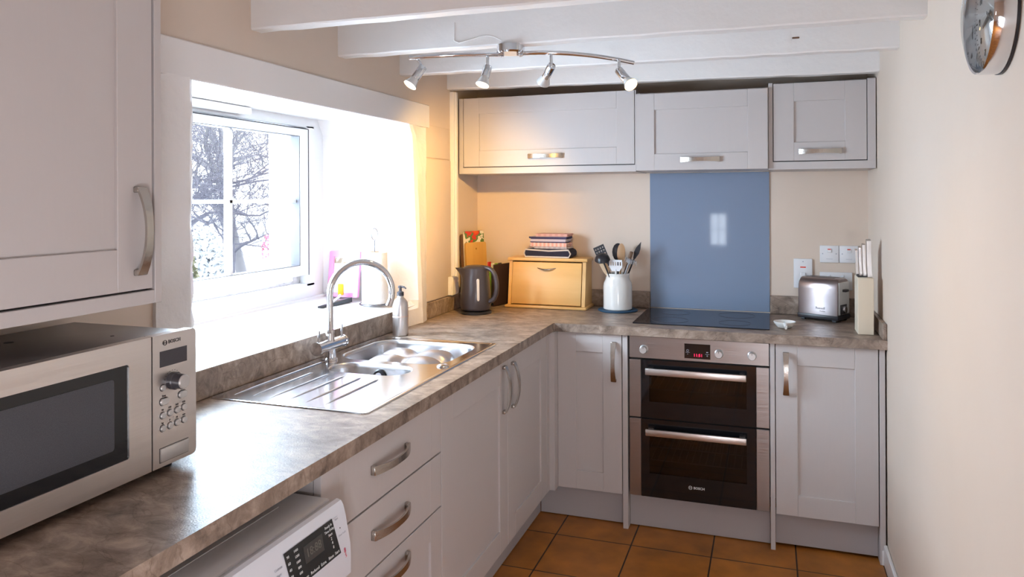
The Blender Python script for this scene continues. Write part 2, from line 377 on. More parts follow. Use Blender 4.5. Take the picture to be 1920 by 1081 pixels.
# white painted infill between beams and the underside of the upper floor
rnd = random.Random(3)
for k, y in enumerate((-1.333, -.828, -.327, .187)):
    zl = (2.026, 2.031, 2.037, 2.042)[k]; zr = (2.02, 2.018, 2.018, 2.014)[k]
    n = 26; loops = []
    for i in range(n + 1):
        t = i / n; x = XL + (XR - XL) * t; zb = zl + (zr - zl) * t + rnd.uniform(-.0014, .0014); yy = y + rnd.uniform(-.0012, .0012); th = .056 + rnd.uniform(-.002, .002)
        loops.append([(x, yy + .004, zb), (x, yy + th - .004, zb + rnd.uniform(-.001, .001)), (x, yy + th, zb + .005), (x, yy + th, ZC), (x, yy, ZC), (x, yy, zb + .005)])
    b_ = MB().loft(loops)
    
    o = b_.build('ceiling_beam', WHITEP, origin=(XL, y, zl), angle=25)
    if k == 2: MB().box(1.025, 1.05, y - .0035, y + .002, 2.076, 2.082, .0012).build('knot', WOODD, o, label='dark knot hole')
    lab = {0: 'white painted ceiling beam nearest the camera, cut off by the top of the photo', 1: 'white painted ceiling beam that carries the spotlight bar',
           2: 'white painted ceiling beam just beyond the spotlight bar with a small dark knot', 3: 'furthest white painted ceiling beam, just in front of the wall cupboards'}[k]
    tag(o, lab, 'beam', 'white ceiling beams')
# floor skirting and lintel
struct('baseboard_right', MB().box(XR - .014, XR, YF, .02, 0, .085, .004).box(XR - .02, XR, .02, .10, 0, .06, .002), WHITEP)
lin = MB().box(XL - .002, -.598, -2.75, -.055, 1.824, 1.932, .003)
struct('trim_1', lin, LINTELP, label='white glossy painted lintel board above the window opening', cat='lintel')
struct('trim_2', MB().add([(XL, -1.72, 1.826), (XL, -.195, 1.826), (-1.0, -1.66, 1.842), (-1.0, -.355, 1.842), (XL, -1.72, 1.845), (XL, -.195, 1.845), (-1.0, -1.66, 1.846), (-1.0, -.355, 1.846)],
       [(0, 1, 3, 2), (4, 5, 7, 6), (0, 1, 5, 4), (2, 3, 7, 6), (0, 2, 6, 4), (1, 3, 7, 5)]).box(-.985, -.93, -1.45, -.93, 1.812, 1.838, .006, 2), WHITEP, smooth=False, label='white painted soffit of the window opening', cat='soffit')
# rough white jambs (irregular vertical strips)
def jamb(name, plan, z0, z1, amp, seed, label, topround=False):
    r_ = random.Random(seed); n = 22; loops = []
    for i in range(n + 1):
        t = i / n; z = z0 + (z1 - z0) * t; L = []
        for j, (x, y, ax, ay) in enumerate(plan): L.append((x + ax * r_.uniform(-amp, amp), y + ay * r_.uniform(-amp, amp) , z))
        loops.append(L)
    struct(name, MB().loft(loops), PLASTER, label=label, cat='jamb', angle=60)
jamb('trim_3', [(XL - .02, -1.735, 0, 0), (-.603, -1.735, .4, 1), (-.598, -1.70, .6, .3), (-.598, -1.62, .6, .3), (-.604, -1.602, 1, 1), (-.64, -1.592, .3, 1), (-1.0, -1.65, 0, 0), (-1.0, -1.67, 0, 0), (XL - .02, -1.70, 0, 0)], .985, 1.83, .0035, 5, 'rough white plaster jamb left of the window behind the microwave')
# right jamb: bulges to the worktop, reveal face behind it
def jambR():
    n = 26; loops = []; r_ = random.Random(11)
    for i in range(n + 1):
        t = i / n; z = .911 + (1.846 - .911) * t
        nose = -.575 - .026 * t; fy = -.195 + .018 * (1 - t)
        rr = max(0, (z - 1.775) / .05); ry = -.045 * min(rr, 1) ** 2          # rounded upper corner of the opening
        e = lambda a: r_.uniform(-a, a)
        if z < .99: inner = [(nose - .02, -.335), (XL - .002, -.36)]
        else: inner = [(-.625, -.215), (-1.0, -.358)]
        loops.append([(XL - .02, -.078 + e(.002), z), (-.606 + e(.001), -.080 + e(.003), z), (nose - .014 + e(.001), -.115 + e(.002), z), (nose + e(.001), fy - .005 + ry + e(.0015), z),
                      (nose - .008 + e(.001), fy - .028 + ry, z), (inner[0][0], min(inner[0][1], fy - .04 + ry) , z), (inner[1][0], inner[1][1] + ry, z), (inner[1][0] - .005, inner[1][1] + .03, z), (XL - .02, -.10, z)])
    return MB().loft(loops)
struct('trim_4', jambR(), PLASTER, label='white rounded plaster jamb and reveal right of the window', cat='jamb', angle=28)
# stone steps in the wall right of the jamb: slight block edges
struct('trim_5', MB().box(XL - .01, -.6085, -.075, .205, 1.683, 1.84, .003, 2).box(XL - .01, -.6075, -.075, .215, .99, 1.678, .004, 2), WALL, label='slightly raised beige wall stones right of the window', cat='wall')
struct('trim_6', MB().box(XL - .005, -.586, .236, .262, .99, 2.035, .003).box(XL - .005, -.594, .222, .236, .99, 2.035, .002).box(XL - .005, -.583, .175, .236, .99, 1.085, .004), WHITEP, label='pale pipe boxing strip in the corner beside the wall cupboard', cat='trim')

# ------------------------------------------------------------------ kitchen window
wroot = thing('window_1', 'white framed window with glazing bars on the left wall', 'window', (-1.0, -1.0, 1.05)); wroot['kind'] = 'structure'
fr = MB()
fr.box(-1.05, -.985, -1.66, -.43, 1.049, 1.115, .003).box(-1.05, -.985, -1.66, -.43, 1.798, 1.845, .003)
fr.box(-1.05, -.985, -.50, -.44, 1.10, 1.81, .003).box(-1.05, -.985, -1.62, -1.46, 1.10, 1.81, .003)
fr.box(-1.045, -.995, -.44, -.355, 1.04, 1.845, .002).box(-1.0, -.975, -1.66, -.36, 1.036, 1.052, .002)
fr.build('frame', UPVC, wroot)
sa = MB(); Y0, Y1, Z0, Z1 = -1.455, -.504, 1.153, 1.791
for q in ((Y0, Y0 + .06, Z0, Z1), (Y1 - .058, Y1, Z0, Z1)): sa.box(-1.03, -.972, *q, .004, 2)
for q in ((Z0, Z0 + .045), (Z1 - .033, Z1)): sa.box(-1.03, -.972, Y0 + .05, Y1 - .05, *q, .004, 2)
sash = sa.build('sash', UPVC, wroot)
gk = MB()
for q in ((Y0 + .058, Y0 + .062, Z0 + .043, Z1 - .031), (Y1 - .062, Y1 - .058, Z0 + .043, Z1 - .031)): gk.box(-1.02, -.975, *q)
for q in ((Z0 + .043, Z0 + .047), (Z1 - .035, Z1 - .031)): gk.box(-1.02, -.975, Y0 + .06, Y1 - .06, *q)
gk.box(-.9725, -.9705, Y1 - .001, Y1 + .0025, Z0, Z1).box(-.99, -.9705, Y0, Y1, Z1, Z1 + .0025)
gk.build('glazing_seal', DARKGAP, sash, label='dark rubber glazing seal')
MB().box(-1.008, -1.002, Y0 + .055, Y1 - .055, Z0 + .04, Z1 - .03).build('pane', PANE, sash)
gb = MB().box(-1.02, -.992, -.985, -.967, Z0 + .04, Z1 - .03, .002).box(-1.02, -.992, Y0 + .055, Y1 - .055, 1.470, 1.485, .002)
gb.build('glazing_bar', UPVC, sash)
hd = MB().box(-.972, -.955, -.955, -.90, 1.164, 1.182, .003, 2).tube([(-.955, -.945, 1.173), (-.945, -.935, 1.173), (-.94, -.90, 1.172), (-.94, -.875, 1.170)], [.006, .007, .006, .005], 10)
hd.build('handle', UPVC, wroot)
sl = MB().add([(-.6, -1.62, .997), (-.6, -.20, .997), (-1.0, -1.66, 1.045), (-1.0, -.35, 1.045), (-.6, -1.62, .972), (-.6, -.20, .972), (-1.0, -1.66, .972), (-1.0, -.35, .972)],
              [(0, 1, 3, 2), (4, 5, 7, 6), (0, 1, 5, 4), (2, 3, 7, 6), (0, 2, 6, 4), (1, 3, 7, 5)])
sl.build('sill', WHITEP, wroot, smooth=False)
# outer stone sill
struct('trim_7', MB().box(-1.19, -1.03, -1.56, -.52, 1.09, 1.135, .006), STONE, label='outer stone window sill', cat='sill')

# ------------------------------------------------------------------ worktop, upstands
wt = MB().plate([(XL, -3.0), (0, -3.0), (0, -.006), (.006, 0), (XR, 0), (XR, YB), (XL, YB)], [rrect(-.575, -.095, -1.53, -.565, .05, 3)], .872, .91)
o = wt.build('worktop', LAM, origin=(0, 0, .872), smooth=False)
tag(o, 'brown marbled L-shaped laminate worktop running under the window and along the back', 'worktop')
def upst(label, *boxes):
    m_ = MB()
    for b_ in boxes: m_.box(*b_, .0025)
    o = m_.build('worktop_upstand', LAM, origin=(boxes[0][0], boxes[0][2], .91)); tag(o, label, 'upstand', 'laminate upstands')
upst('brown laminate upstand below the window sill behind the sink', (XL + .001, -.598, -3.0, -.345, .9105, .996))
upst('short brown laminate upstand between window jamb and kettle', (XL + .001, -.598, -.085, YB - .001, .9105, .986))
upst('brown laminate upstand behind the bread bin and utensil jar', (-.596, .352, YB - .018, YB - .001, .9105, .998))
upst('brown laminate upstand behind the toaster under the sockets', (.943, XR - .018, YB - .018, YB - .001, .9105, 1.0))
upst('brown laminate upstand on the right wall beside the knife block', (XR - .017, XR - .001, .003, YB - .001, .9105, .975))

# ------------------------------------------------------------------ doors, handles
def handle(parent, M, L=.178, name='handle', m=NICKEL):
    # local: x along, y outward, z across; flat bowed strap that narrows in the middle, square feet
    mb = MB(); n = 24; loops = []
    for i in range(n + 1):
        t = i / n; s = (t - .5) * L; k = abs(2 * t - 1)
        out = .010 + .021 * (1 - k ** 2.3); hw = .0085 + .0035 * k ** 1.5; th = .0030
        if k > .86: out = .010 + .021 * (1 - .86 ** 2.3) * max(0, (1 - k) / .14)
        loops.append([(s, out - th, -hw), (s, out + th, -hw), (s, out + th, hw), (s, out - th, hw)])
    mb.loft(loops)
    for sg in (-1, 1): mb.box(sg * L / 2 - .011, sg * L / 2 + .001 * sg + (0 if sg > 0 else .011) , 0, .0135, -.0122, .0122, .0015) if sg > 0 else mb.box(-L / 2 - .001, -L / 2 + .011, 0, .0135, -.0122, .0122, .0015)
    b2 = MB().add(mb.v, mb.f, M)
    return b2.build(name, m, parent, angle=50)
def shaker(M, a0, a1, z0, z1, st=.086, th=.020, rail=None, flat=False):
    # local x = along, y = outward (front face at 0, back at -th), z up
    rail = rail or st; m_ = MB(); bv = .0012
    if flat:
        for q in ((a0, a0 + st), (a0 + st, a1 - st), (a1 - st, a1)): m_.box(q[0], q[1], -th, 0, z0, z1, .0008)
    else:
        m_.box(a0, a0 + st, -th, 0, z0, z1, bv).box(a1 - st, a1, -th, 0, z0, z1, bv)
        m_.box(a0 + st, a1 - st, -th, 0, z0, z0 + rail, bv).box(a0 + st, a1 - st, -th, 0, z1 - rail, z1, bv)
        m_.box(a0 + st - .002, a1 - st + .002, -th, -.0075, z0 + rail - .002, z1 - rail + .002)
    return MB().add(m_.v, m_.f, M)
FX = lambda x, y, z: FR((x, y, z), (1, 0, 0), (0, -1, 0), (0, 0, 1))       # back run: along +x, outward -y
FY = lambda x, y, z: FR((x, y, z), (0, 1, 0), (1, 0, 0), (0, 0, 1))       # left run: along +y, outward +x
VX = lambda x, y, z: FR((x, y, z), (0, 0, 1), (0, -1, 0), (1, 0, 0))      # vertical handle on the back run
VY = lambda x, y, z: FR((x, y, z), (0, 0, 1), (1, 0, 0), (0, 1, 0))
DY, DX = .024, -.014
# corner base cupboard (back run, left of the oven)
c = thing('base_cupboard', 'narrow light grey base cupboard left of the double oven', 'cupboard', (.16, .3, .15), 'grey base units')
MB().box(-.01, .3125, .046, .58, .152, .868).build('carcass', CABIN, c)
d = shaker(FX(0, DY, 0), .012, .310, .152, .868).build('door', CAB, c); handle(d, VX(.275, DY, .746))
# right base cupboard
c = thing('base_cupboard', 'light grey base cupboard between the double oven and the right wall', 'cupboard', (1.16, .3, .15), 'grey base units')
MB().box(.963, 1.354, .046, .58, .152, .868).build('carcass', CABIN, c)
d = shaker(FX(0, DY, 0), .963, 1.354, .152, .868).build('door', CAB, c); handle(d, VX(1.004, DY, .746))
# tall side panels
for x0, x1, lb in ((.314, .337, 'slim grey side panel left of the double oven, reaching the floor'), (.941, .960, 'slim grey side panel right of the double oven, reaching the floor'), (1.358, 1.379, 'slim grey end panel against the right wall')):
    p = MB().box(x0, x1, .022, .59, 0, .871, .001).build('end_panel', CAB, origin=(x0, .3, 0)); tag(p, lb, 'panel', 'grey end panels')
# sink cupboard, left run
c = thing('sink_cupboard', 'light grey two-door cupboard under the sink', 'cupboard', (-.3, -.63, .15), 'grey base units')
MB().box(-.59, DX - .022, -1.205, -1.19, .152, .868).box(-.59, DX - .022, -.05, -.035, .152, .868).box(-.59, DX - .022, -1.2, -.04, .152, .167).box(DX - .10, DX - .022, -1.2, -.04, .80, .868).build('carcass', CABIN, c)
d = shaker(FY(DX, 0, 0), -1.207, -.601, .152, .868).build('door', CAB, c, label='left door'); handle(d, VY(DX, -.650, .762))
d = shaker(FY(DX, 0, 0), -.596, -.072, .152, .868).build('door', CAB, c, label='right door'); handle(d, VY(DX, -.548, .757))
p = MB().box(-.034, DX, -.069, .02, .150, .871, .001).box(-.034, .0115, -.03, .044, .150, .871, .001).build('corner_post', CAB, origin=(0, 0, .15)); tag(p, 'grey corner post where the two cupboard runs meet', 'panel')
# drawer unit
c = thing('drawer_unit', 'light grey three-drawer unit between the washing machine and sink cupboard', 'drawers', (-.3, -1.53, .15), 'grey base units')
MB().box(-.59, DX - .022, -1.856, -1.838, .152, .868).box(-.59, DX - .022, -1.228, -1.213, .152, .868).box(-.59, -.575, -1.85, -1.22, .152, .868).box(-.59, DX - .022, -1.85, -1.22, .152, .167).box(DX - .12, DX - .022, -1.85, -1.22, .85, .868).build('carcass', CABIN, c)
for (z0, z1, hz, fl, lb) in ((.711, .868, .798, True, 'top drawer'), (.545, .706, .633, True, 'middle drawer'), (.152, .540, .497, False, 'bottom deep drawer')):
    d = shaker(FY(DX, 0, 0), -1.857, -1.212, z0, z1, st=.075, flat=fl).build('drawer', CAB, c, label=lb); handle(d, FR((DX, -1.54, hz), (0, 1, 0), (1, 0, 0), (0, 0, 1)), .195)
# plinths
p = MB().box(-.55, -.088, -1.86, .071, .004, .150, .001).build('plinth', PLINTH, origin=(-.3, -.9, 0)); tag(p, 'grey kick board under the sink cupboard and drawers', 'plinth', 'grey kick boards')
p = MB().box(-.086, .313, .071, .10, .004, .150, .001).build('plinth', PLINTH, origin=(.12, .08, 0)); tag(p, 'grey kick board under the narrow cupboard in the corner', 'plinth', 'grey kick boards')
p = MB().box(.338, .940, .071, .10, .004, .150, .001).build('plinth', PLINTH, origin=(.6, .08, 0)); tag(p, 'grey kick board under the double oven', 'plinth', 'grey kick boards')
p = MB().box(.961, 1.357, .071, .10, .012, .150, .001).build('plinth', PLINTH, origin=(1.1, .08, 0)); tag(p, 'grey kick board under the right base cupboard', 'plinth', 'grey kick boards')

# wall cupboards, back wall
def wallcab(label, x0, x1, d0, d1, z0, z1, dz0, dz1, yf, hx, hz, rail=.083, stile=.087, proud=False):
    c = thing('wall_cupboard', label, 'cupboard', ((x0 + x1) / 2, .44, z0), 'grey wall cupboards')
    m_ = MB().box(x0, x1, yf + .021, YB - .001, z0, z1)
    if not proud:
        m_.box(x0, d0 - .003, yf, yf + .03, z0, z1, .001).box(d1 + .003, x1, yf, yf + .03, z0, z1, .001).box(x0, x1, yf - .0005, yf + .03, z0, dz0 - .004, .001)
    m_.build('carcass', CAB, c)
    yd = yf if not proud else yf - .001
    if not proud: MB().box(d0 - .003, d1 + .003, yf + .0185, yf + .0205, dz0 - .004, z1 - .001).build('shadow_gap', DARKGAP, c)
    d = shaker(FX(0, yd, 0), d0, d1, dz0, dz1, st=stile, rail=rail, th=.018).build('door', CAB, c)
    handle(d, FX(hx, yd, hz))
    return c
wallcab('wide light grey wall cupboard above the bread bin', -.589, .336, -.563, .328, 1.611, 2.004, 1.648, 2.004, .28, -.119, 1.696)
wallcab('light grey flap-door cooker hood cupboard above the blue splashback', .338, .938, .339, .936, 1.614, 1.985, 1.614, 1.979, .262, .637, 1.662, rail=.078, proud=True)
wallcab('small square light grey wall cupboard beside the right wall', .939, 1.381, .960, 1.345, 1.609, 2.003, 1.648, 1.998, .28, 1.155, 1.688)
# side panel of the last cupboard and dark rear strips
# ------------------------------------------------------------------ left wall cupboard near the camera
c = thing('wall_cupboard', 'large light grey wall cupboard above the microwave at left', 'cupboard', (-.45, -2.4, 1.268), 'grey wall cupboards')
m_ = MB().box(XL, -.307, -3.0, -2.044, 1.268, 2.0)
m_.box(-.31, -.286, -2.063 + .004, -2.040, 1.268, 2.0, .001).box(-.31, -.287, -3.0, -2.059, 1.268, 1.296, .001)
m_.build('carcass', CAB, c)
MB().box(-.3085, -.306, -3.0, -2.059, 1.296, 1.999).build('shadow_gap', DARKGAP, c)
d = shaker(FY(-.287, 0, 0), -2.60, -2.064, 1.3005, 1.998, st=.089, rail=.086, th=.018).build('door', CAB, c)
handle(d, VY(-.287, -2.103, 1.422), .180)

# ------------------------------------------------------------------ double oven
ov = thing('double_oven', 'built-in stainless steel and black glass double oven', 'oven', (.64, .3, .155))
m_ = MB()
for q in ((.346, .350, .046, .57, .156, .866), (.932, .936, .046, .57, .156, .866), (.35, .932, .56, .57, .156, .866), (.35, .932, .046, .56, .755, .866), (.35, .932, .046, .56, .497, .560), (.35, .932, .046, .56, .156, .235)): m_.box(*q)
m_.build('cavity', mat('oven enamel', (.09, .09, .09), .4), ov)
pn = MB().box(.344, .938, DY, .046, .770, .868, .002).build('control_panel', STEELX, ov)
m_ = MB().box(.587, .697, DY - .001, DY + .004, .783, .847); dsp = m_.build('display', BLACKGL, pn)
text('11:51', .018, REDLED, dsp, 'clock_digits', FR((.645, DY - .0012, .7975), (1, 0, 0), (0, 0, 1), (0, -1, 0)))
mb_ = MB()
for (s_, x_, z_) in (('-', .601, .803), ('+', .684, .797)):
    t_ = text(s_, .016, PRINTW, None, None, FR((x_, DY - .0012, z_), (1, 0, 0), (0, 0, 1), (0, -1, 0))); mb_.add(t_.v, t_.f)
mb_.tube([(.601 + .0045 * math.cos(a * PI / 6), DY - .0012, .817 + .0045 * math.sin(a * PI / 6)) for a in range(12)], .0006, 4, closed=True)
mb_.box(.592, .610, DY - .0016, DY - .0008, .8085, .8095).box(.675, .693, DY - .0016, DY - .0008, .8045, .8055).box(.680, .688, DY - .0016, DY - .0008, .812, .815)
mb_.build('icon', PRINTG, dsp)
for x in (.410, .733, .869):
    k = MB().lathe([(.019, 0), (.019, .004), (.0165, .006), (.0165, .022), (.0145, .025), (0.0001, .025)], 28, FR((x, DY, .811), (1, 0, 0), (0, 0, 1), (0, -1, 0))).build('knob', BUTTON, pn)
    MB().box(x - .001, x + .001, DY - .0262, DY - .0245, .817, .826).build('pointer', PRINTD, k)
def ovendoor(z0, z1, wz0, wz1, hz, lab):
    x0, x1 = .344, .938
    d = MB()
    d.box(.397, .433, DY, .044, z0, z1).box(.846, .884, DY, .044, z0, z1).box(.433, .846, DY, .044, z0, wz0).box(.433, .846, DY, .044, wz1, z1)
    dd = d.build('door', BLACKGL, ov, label=lab)
    MB().box(.433, .846, DY + .002, DY + .006, wz0, wz1).build('window', OVENGL, dd)
    MB().box(x0, .3965, DY - .001, .044, z0, z1, .002).build('trim_strip', STEELX, dd)
    MB().box(.8845, x1, DY - .001, .044, z0, z1, .002).build('trim_strip', STEELX, dd)
    h = MB().box(.422, .846, DY - .048, DY - .036, hz - .0145, hz + .0145, .003, 2)
    for x in (.44, .828): h.box(x - .012, x + .012, DY - .04, DY + .001, hz - .008, hz + .008, .002)
    h.build('handle', MWSTEEL, dd)
    return dd
ovendoor(.507, .764, .580, .700, .7215, 'upper oven door')
ld = ovendoor(.157, .501, .262, .425, .455, 'lower oven door')
t_ = text('BOSCH', .0145, PRINTW, None, None, FR((.647, DY - .0006, .2185), (1, 0, 0), (0, 0, 1), (0, -1, 0)), bold=.0003)
t_.tube([(.610 + .0075 * math.cos(a * PI / 8), DY - .0006, .2185 + .0075 * math.sin(a * PI / 8)) for a in range(16)], .0008, 5, closed=True)
t_.box(.6055, .6070, DY - .001, DY - .0002, .2125, .2245).box(.613, .6145, DY - .001, DY - .0002, .2125, .2245).box(.6055, .6145, DY - .001, DY - .0002, .2178, .2192)
t_.build('logo', PRINTW, ld, smooth=False, label='white BOSCH lettering')
def rack(z, m=BUTTON):
    r_ = MB()
    for y in (.09, .53): r_.cyl((.355, y, z), (.927, y, z), .003, seg=8)
    for i in range(19):
        x = .37 + i * .03; r_.cyl((x, .09, z), (x, .53, z), .0016, seg=6)
    r_.build('oven_rack', m, ov)
rack(.62); rack(.30); rack(.36)

# ------------------------------------------------------------------ hob, splashback
hb = MB().prism(rrect(.346, .940, .100, .578, .004, 3), .9105, .9145).build('ceramic_hob', HOBGL, origin=(.64, .34, .9105)); tag(hb, 'black ceramic glass hob set on the worktop over the oven', 'hob')
for (x, y, r) in ((.50, .22, .085), (.79, .22, .07), (.50, .45, .07), (.79, .45, .085)):
    MB().tube([(x + r * math.cos(a * PI / 24), y + r * math.sin(a * PI / 24), .9146) for a in range(48)], .0007, 4, closed=True).build('cooking_zone', DARKGREY, hb)
sp = MB().box(.354, .941, .593, .5995, .9165, 1.6105, .001).build('glass_splashback', BLUEGL, origin=(.64, .597, .9165)); tag(sp, 'blue glass splashback panel behind the hob', 'splashback')

# ------------------------------------------------------------------ sink
sk = thing('kitchen_sink', 'stainless steel one and a half bowl inset sink with drainer', 'sink', (-.33, -1.04, .91))
main = rrect(-.555, -.125, -.965, -.590, .085, 8); half = rrect(-.485, -.185, -1.155, -1.005, .070, 8)
outer = lambda i: rrect(-.593 + i, -.075 - i, -1.553 + i, -.545 - i, .018, 5)
m_ = MB()
m_.loft([[(x, y, z) for x, y in outer(i)] for i, z in ((0, .9102), (.001, .9132), (.005, .9142), (.010, .9138), (.016, .9118))], False, False)
m_.plate(outer(.016), [main, half], .9118, .9118)
top = m_.build('drainer_top', SINKST, sk)
def inset(L, d):
    cx = sum(p[0] for p in L) / len(L); cy = sum(p[1] for p in L) / len(L)
    hx = max(p[0] for p in L) - cx; hy = max(p[1] for p in L) - cy
    return [(cx + (x - cx) * (1 - d / hx), cy + (y - cy) * (1 - d / hy)) for x, y in L]
for L, dep, nm in ((main, .165, 'main bowl'), (half, .10, 'half bowl')):
    b_ = MB(); b_.loft([[(x, y, z) for x, y in inset(L, d_)] for d_, z in ((0, .9118), (.002, .9108), (.005, .906), (.007, .895), (.012, .9118 - dep * .6), (.020, .9118 - dep * .88), (.036, .9118 - dep))], False, True)
    b_.build('bowl', BOWLST, sk, label=nm, angle=50)
gr = MB()
for i, x in enumerate((-.487, -.425, -.362, -.298, -.233)):
    y1 = -1.19 - .004 * i; y0 = y1 - .30
    gr.tube([(x, y0, .9112), (x, y0 + .04, .9120), (x, y0 + .1, .9124), (x, y1 - .02, .9126), (x, y1, .9114)], [.001, .002, .003, .0032, .001], 8)
gr.tube([(-.547, -1.50, .9115), (-.547, -1.42, .9126), (-.547, -1.02, .9126), (-.547, -.99, .9115)], [.001, .0026, .0026, .001], 8)
gr.build('drainer_rib', SINKST, top)
MB().lathe([(.021, 0), (.021, .003), (.017, .006), (.001, .007)], 24, Matrix.Translation((-.115, -.975, .9117))).build('waste_knob', CHROME, sk)
ow = MB()
ring = [(-.40 + .028 * math.cos(a * PI / 12), -1.0165, .880 + .020 * math.sin(a * PI / 12)) for a in range(24)]
wz = thing
Mo = FR((-.335, -1.019, .872), (1, 0, 0), (0, .15, 1), (0, -1, .1))
o1 = MB().lathe([(.001, .0), (.022, .0), (.024, .003), (.020, .006), (.016, .004), (.001, .003)], 24, Mo).build('overflow', BLACKPL, sk)
MB().lathe([(.001, .0), (.013, .0), (.013, .008), (.001, .008)], 20, Mo).box(-.020, .020, -.002, .002, .003, .006, M=Mo).build('grille', CHROME, o1)

# upturned lobed bowl lying in the main sink bowl
n = 36; vs = []; fs = []
for i in range(n + 1):
    for j in range(n + 1):
        a = 2 * i / n - 1; b_ = 2 * j / n - 1
        x = a * math.sqrt(1 - b_ * b_ / 2); y = b_ * math.sqrt(1 - a * a / 2)
        x, y = a * .45 + x * .55, b_ * .45 + y * .55
        e = max(abs(a), abs(b_)); h = (1 - e ** 5.0) ** .5
        v = 1 - .20 * math.exp(-(a / .17) ** 2) * (.35 + .65 * min(1, abs(b_) * 1.6)) - .26 * math.exp(-(b_ / .17) ** 2) * (.35 + .65 * min(1, abs(a) * 1.6))
        pin = 1 - .10 * math.exp(-(a / .16) ** 2) * abs(b_) - .10 * math.exp(-(b_ / .16) ** 2) * abs(a)
        vs.append((x * .172 * pin, y * .150 * pin, .118 * h * v))
for i in range(n):
    for j in range(n):
        k = i * (n + 1) + j; fs.append((k, k + 1, k + n + 2, k + n + 1))
ub = MB().add(vs, fs, Matrix.Translation((-.338, -.778, .7905)) @ Matrix.Rotation(rad(3), 4, 'Z')).build('upturned_bowl', mat('satin silver', (.50, .47, .48), .30, .85), origin=(-.3, -.77, .79), angle=80)
tag(ub, 'silver-grey lobed basin lying upturned in the main sink bowl', 'bowl')

# ------------------------------------------------------------------ tap
tp = thing('mixer_tap', 'chrome swan-neck mixer tap on the back of the sink', 'tap', (-.541, -1.0, .912))
MB().lathe([(.0265, 0), (.0265, .006), (.021, .010), (.019, .04), (.001, .045)], 28, Matrix.Translation((-.541, -1.005, .9122))).build('base', CHROME, tp)
bd = MB().cyl((-.541, -1.085, .966), (-.541, -.925, .966), .0205, seg=28)
bd.cyl((-.541, -1.092, .966), (-.541, -1.084, .966), .0235, seg=28).cyl((-.541, -.926, .966), (-.541, -.918, .966), .0225, seg=28)
bd.cyl((-.541, -1.005, .975), (-.541, -1.005, 1.01), .017, .014, 24).cyl((-.541, -1.005, 1.008), (-.541, -1.005, 1.02), .0165, seg=24)
bd.build('valve_body', CHROME, tp)
for y in (-1.078, -.932):
    MB().cyl((-.541, y, .980), (-.537, y, 1.028), .0042, .0036, 10).build('lever', CHROME, tp)
dx, dy = .76, .65; rr = .112; zc = 1.145
pts = [(-.541, -1.005, 1.012)] + [(-.541, -1.005, 1.012 + (zc - 1.012) * k / 4) for k in range(1, 4)]
for k in range(0, 25):
    a = PI - (PI + rad(28)) * k / 24
    s_ = rr + rr * math.cos(a); pts.append((-.541 + dx * s_, -1.005 + dy * s_, zc + rr * math.sin(a)))
MB().tube(pts, [.0118] * (len(pts) - 2) + [.0118, .0122], 18).build('spout', CHROME, tp)

# ------------------------------------------------------------------ soap, kitchen roll, pink frame, squeegee
so = thing('soap_bottle', 'brushed metal pump soap bottle beside the sink', 'bottle', (-.531, -.489, .9105))
MB().lathe([(.030, 0), (.0325, .002), (.033, .01), (.033, .125), (.030, .140), (.022, .152), (.015, .158), (.013, .166), (.001, .166)], 32, Matrix.Translation((-.531, -.489, .9105))).build('body', MWSTEEL, so)
MB().lathe([(.0334, .078), (.0334, .084)], 32, Matrix.Translation((-.531, -.489, .9105)), cap=False).build('band', PINK if False else mat('pale band', (.78, .60, .52), .5), so)
MB().lathe([(.014, .166), (.0145, .168), (.0145, .182), (.010, .184), (.006, .186), (.0055, .198), (.010, .200), (.010, .208), (.001, .210)], 24, Matrix.Translation((-.531, -.489, .9105))).tube([(-.531, -.489, 1.115), (-.512, -.492, 1.114), (-.502, -.494, 1.108)], [.005, .004, .003], 10).build('pump', DARKGREY, so)
sy = lambda x: .997 + (-.6 - x) / .4 * .048
kx, ky = -.722, -.368; kz = sy(kx) + .006
kr = thing('kitchen_roll', 'white kitchen paper roll on a wire stand on the window sill', 'kitchen roll', (kx, ky, kz))
MB().tube([(kx + .066 * math.cos(a * PI / 16), ky + .066 * math.sin(a * PI / 16), kz + .001) for a in range(32)], .003, 8, closed=True).cyl((kx, ky, kz), (kx, ky, kz + .285), .0028, seg=10).tube([(kx - .066, ky, kz + .001), (kx, ky, kz + .001), (kx + .066, ky, kz + .001)], .0022, 8).tube([(kx + .014 * math.sin(a * PI / 10) * .945, ky + .014 * math.sin(a * PI / 10) * .33, kz + .310 - .026 * math.cos(a * PI / 10)) for a in range(20)], .0025, 8, closed=True).build('wire_stand', mat('grey wire', (.22, .22, .24), .25, 1.), kr)
MB().lathe([(.019, .004), (.055, .004), (.057, .008), (.057, .226), (.055, .230), (.019, .230)], 40, Matrix.Translation((kx, ky, kz)), cap=False).build('paper_roll', PAPER, kr)
MB().lathe([(.020, .002), (.020, .233), (.0185, .233), (.0185, .002)], 20, Matrix.Translation((kx, ky, kz)), cap=False).build('cardboard_core', WOODM, kr)
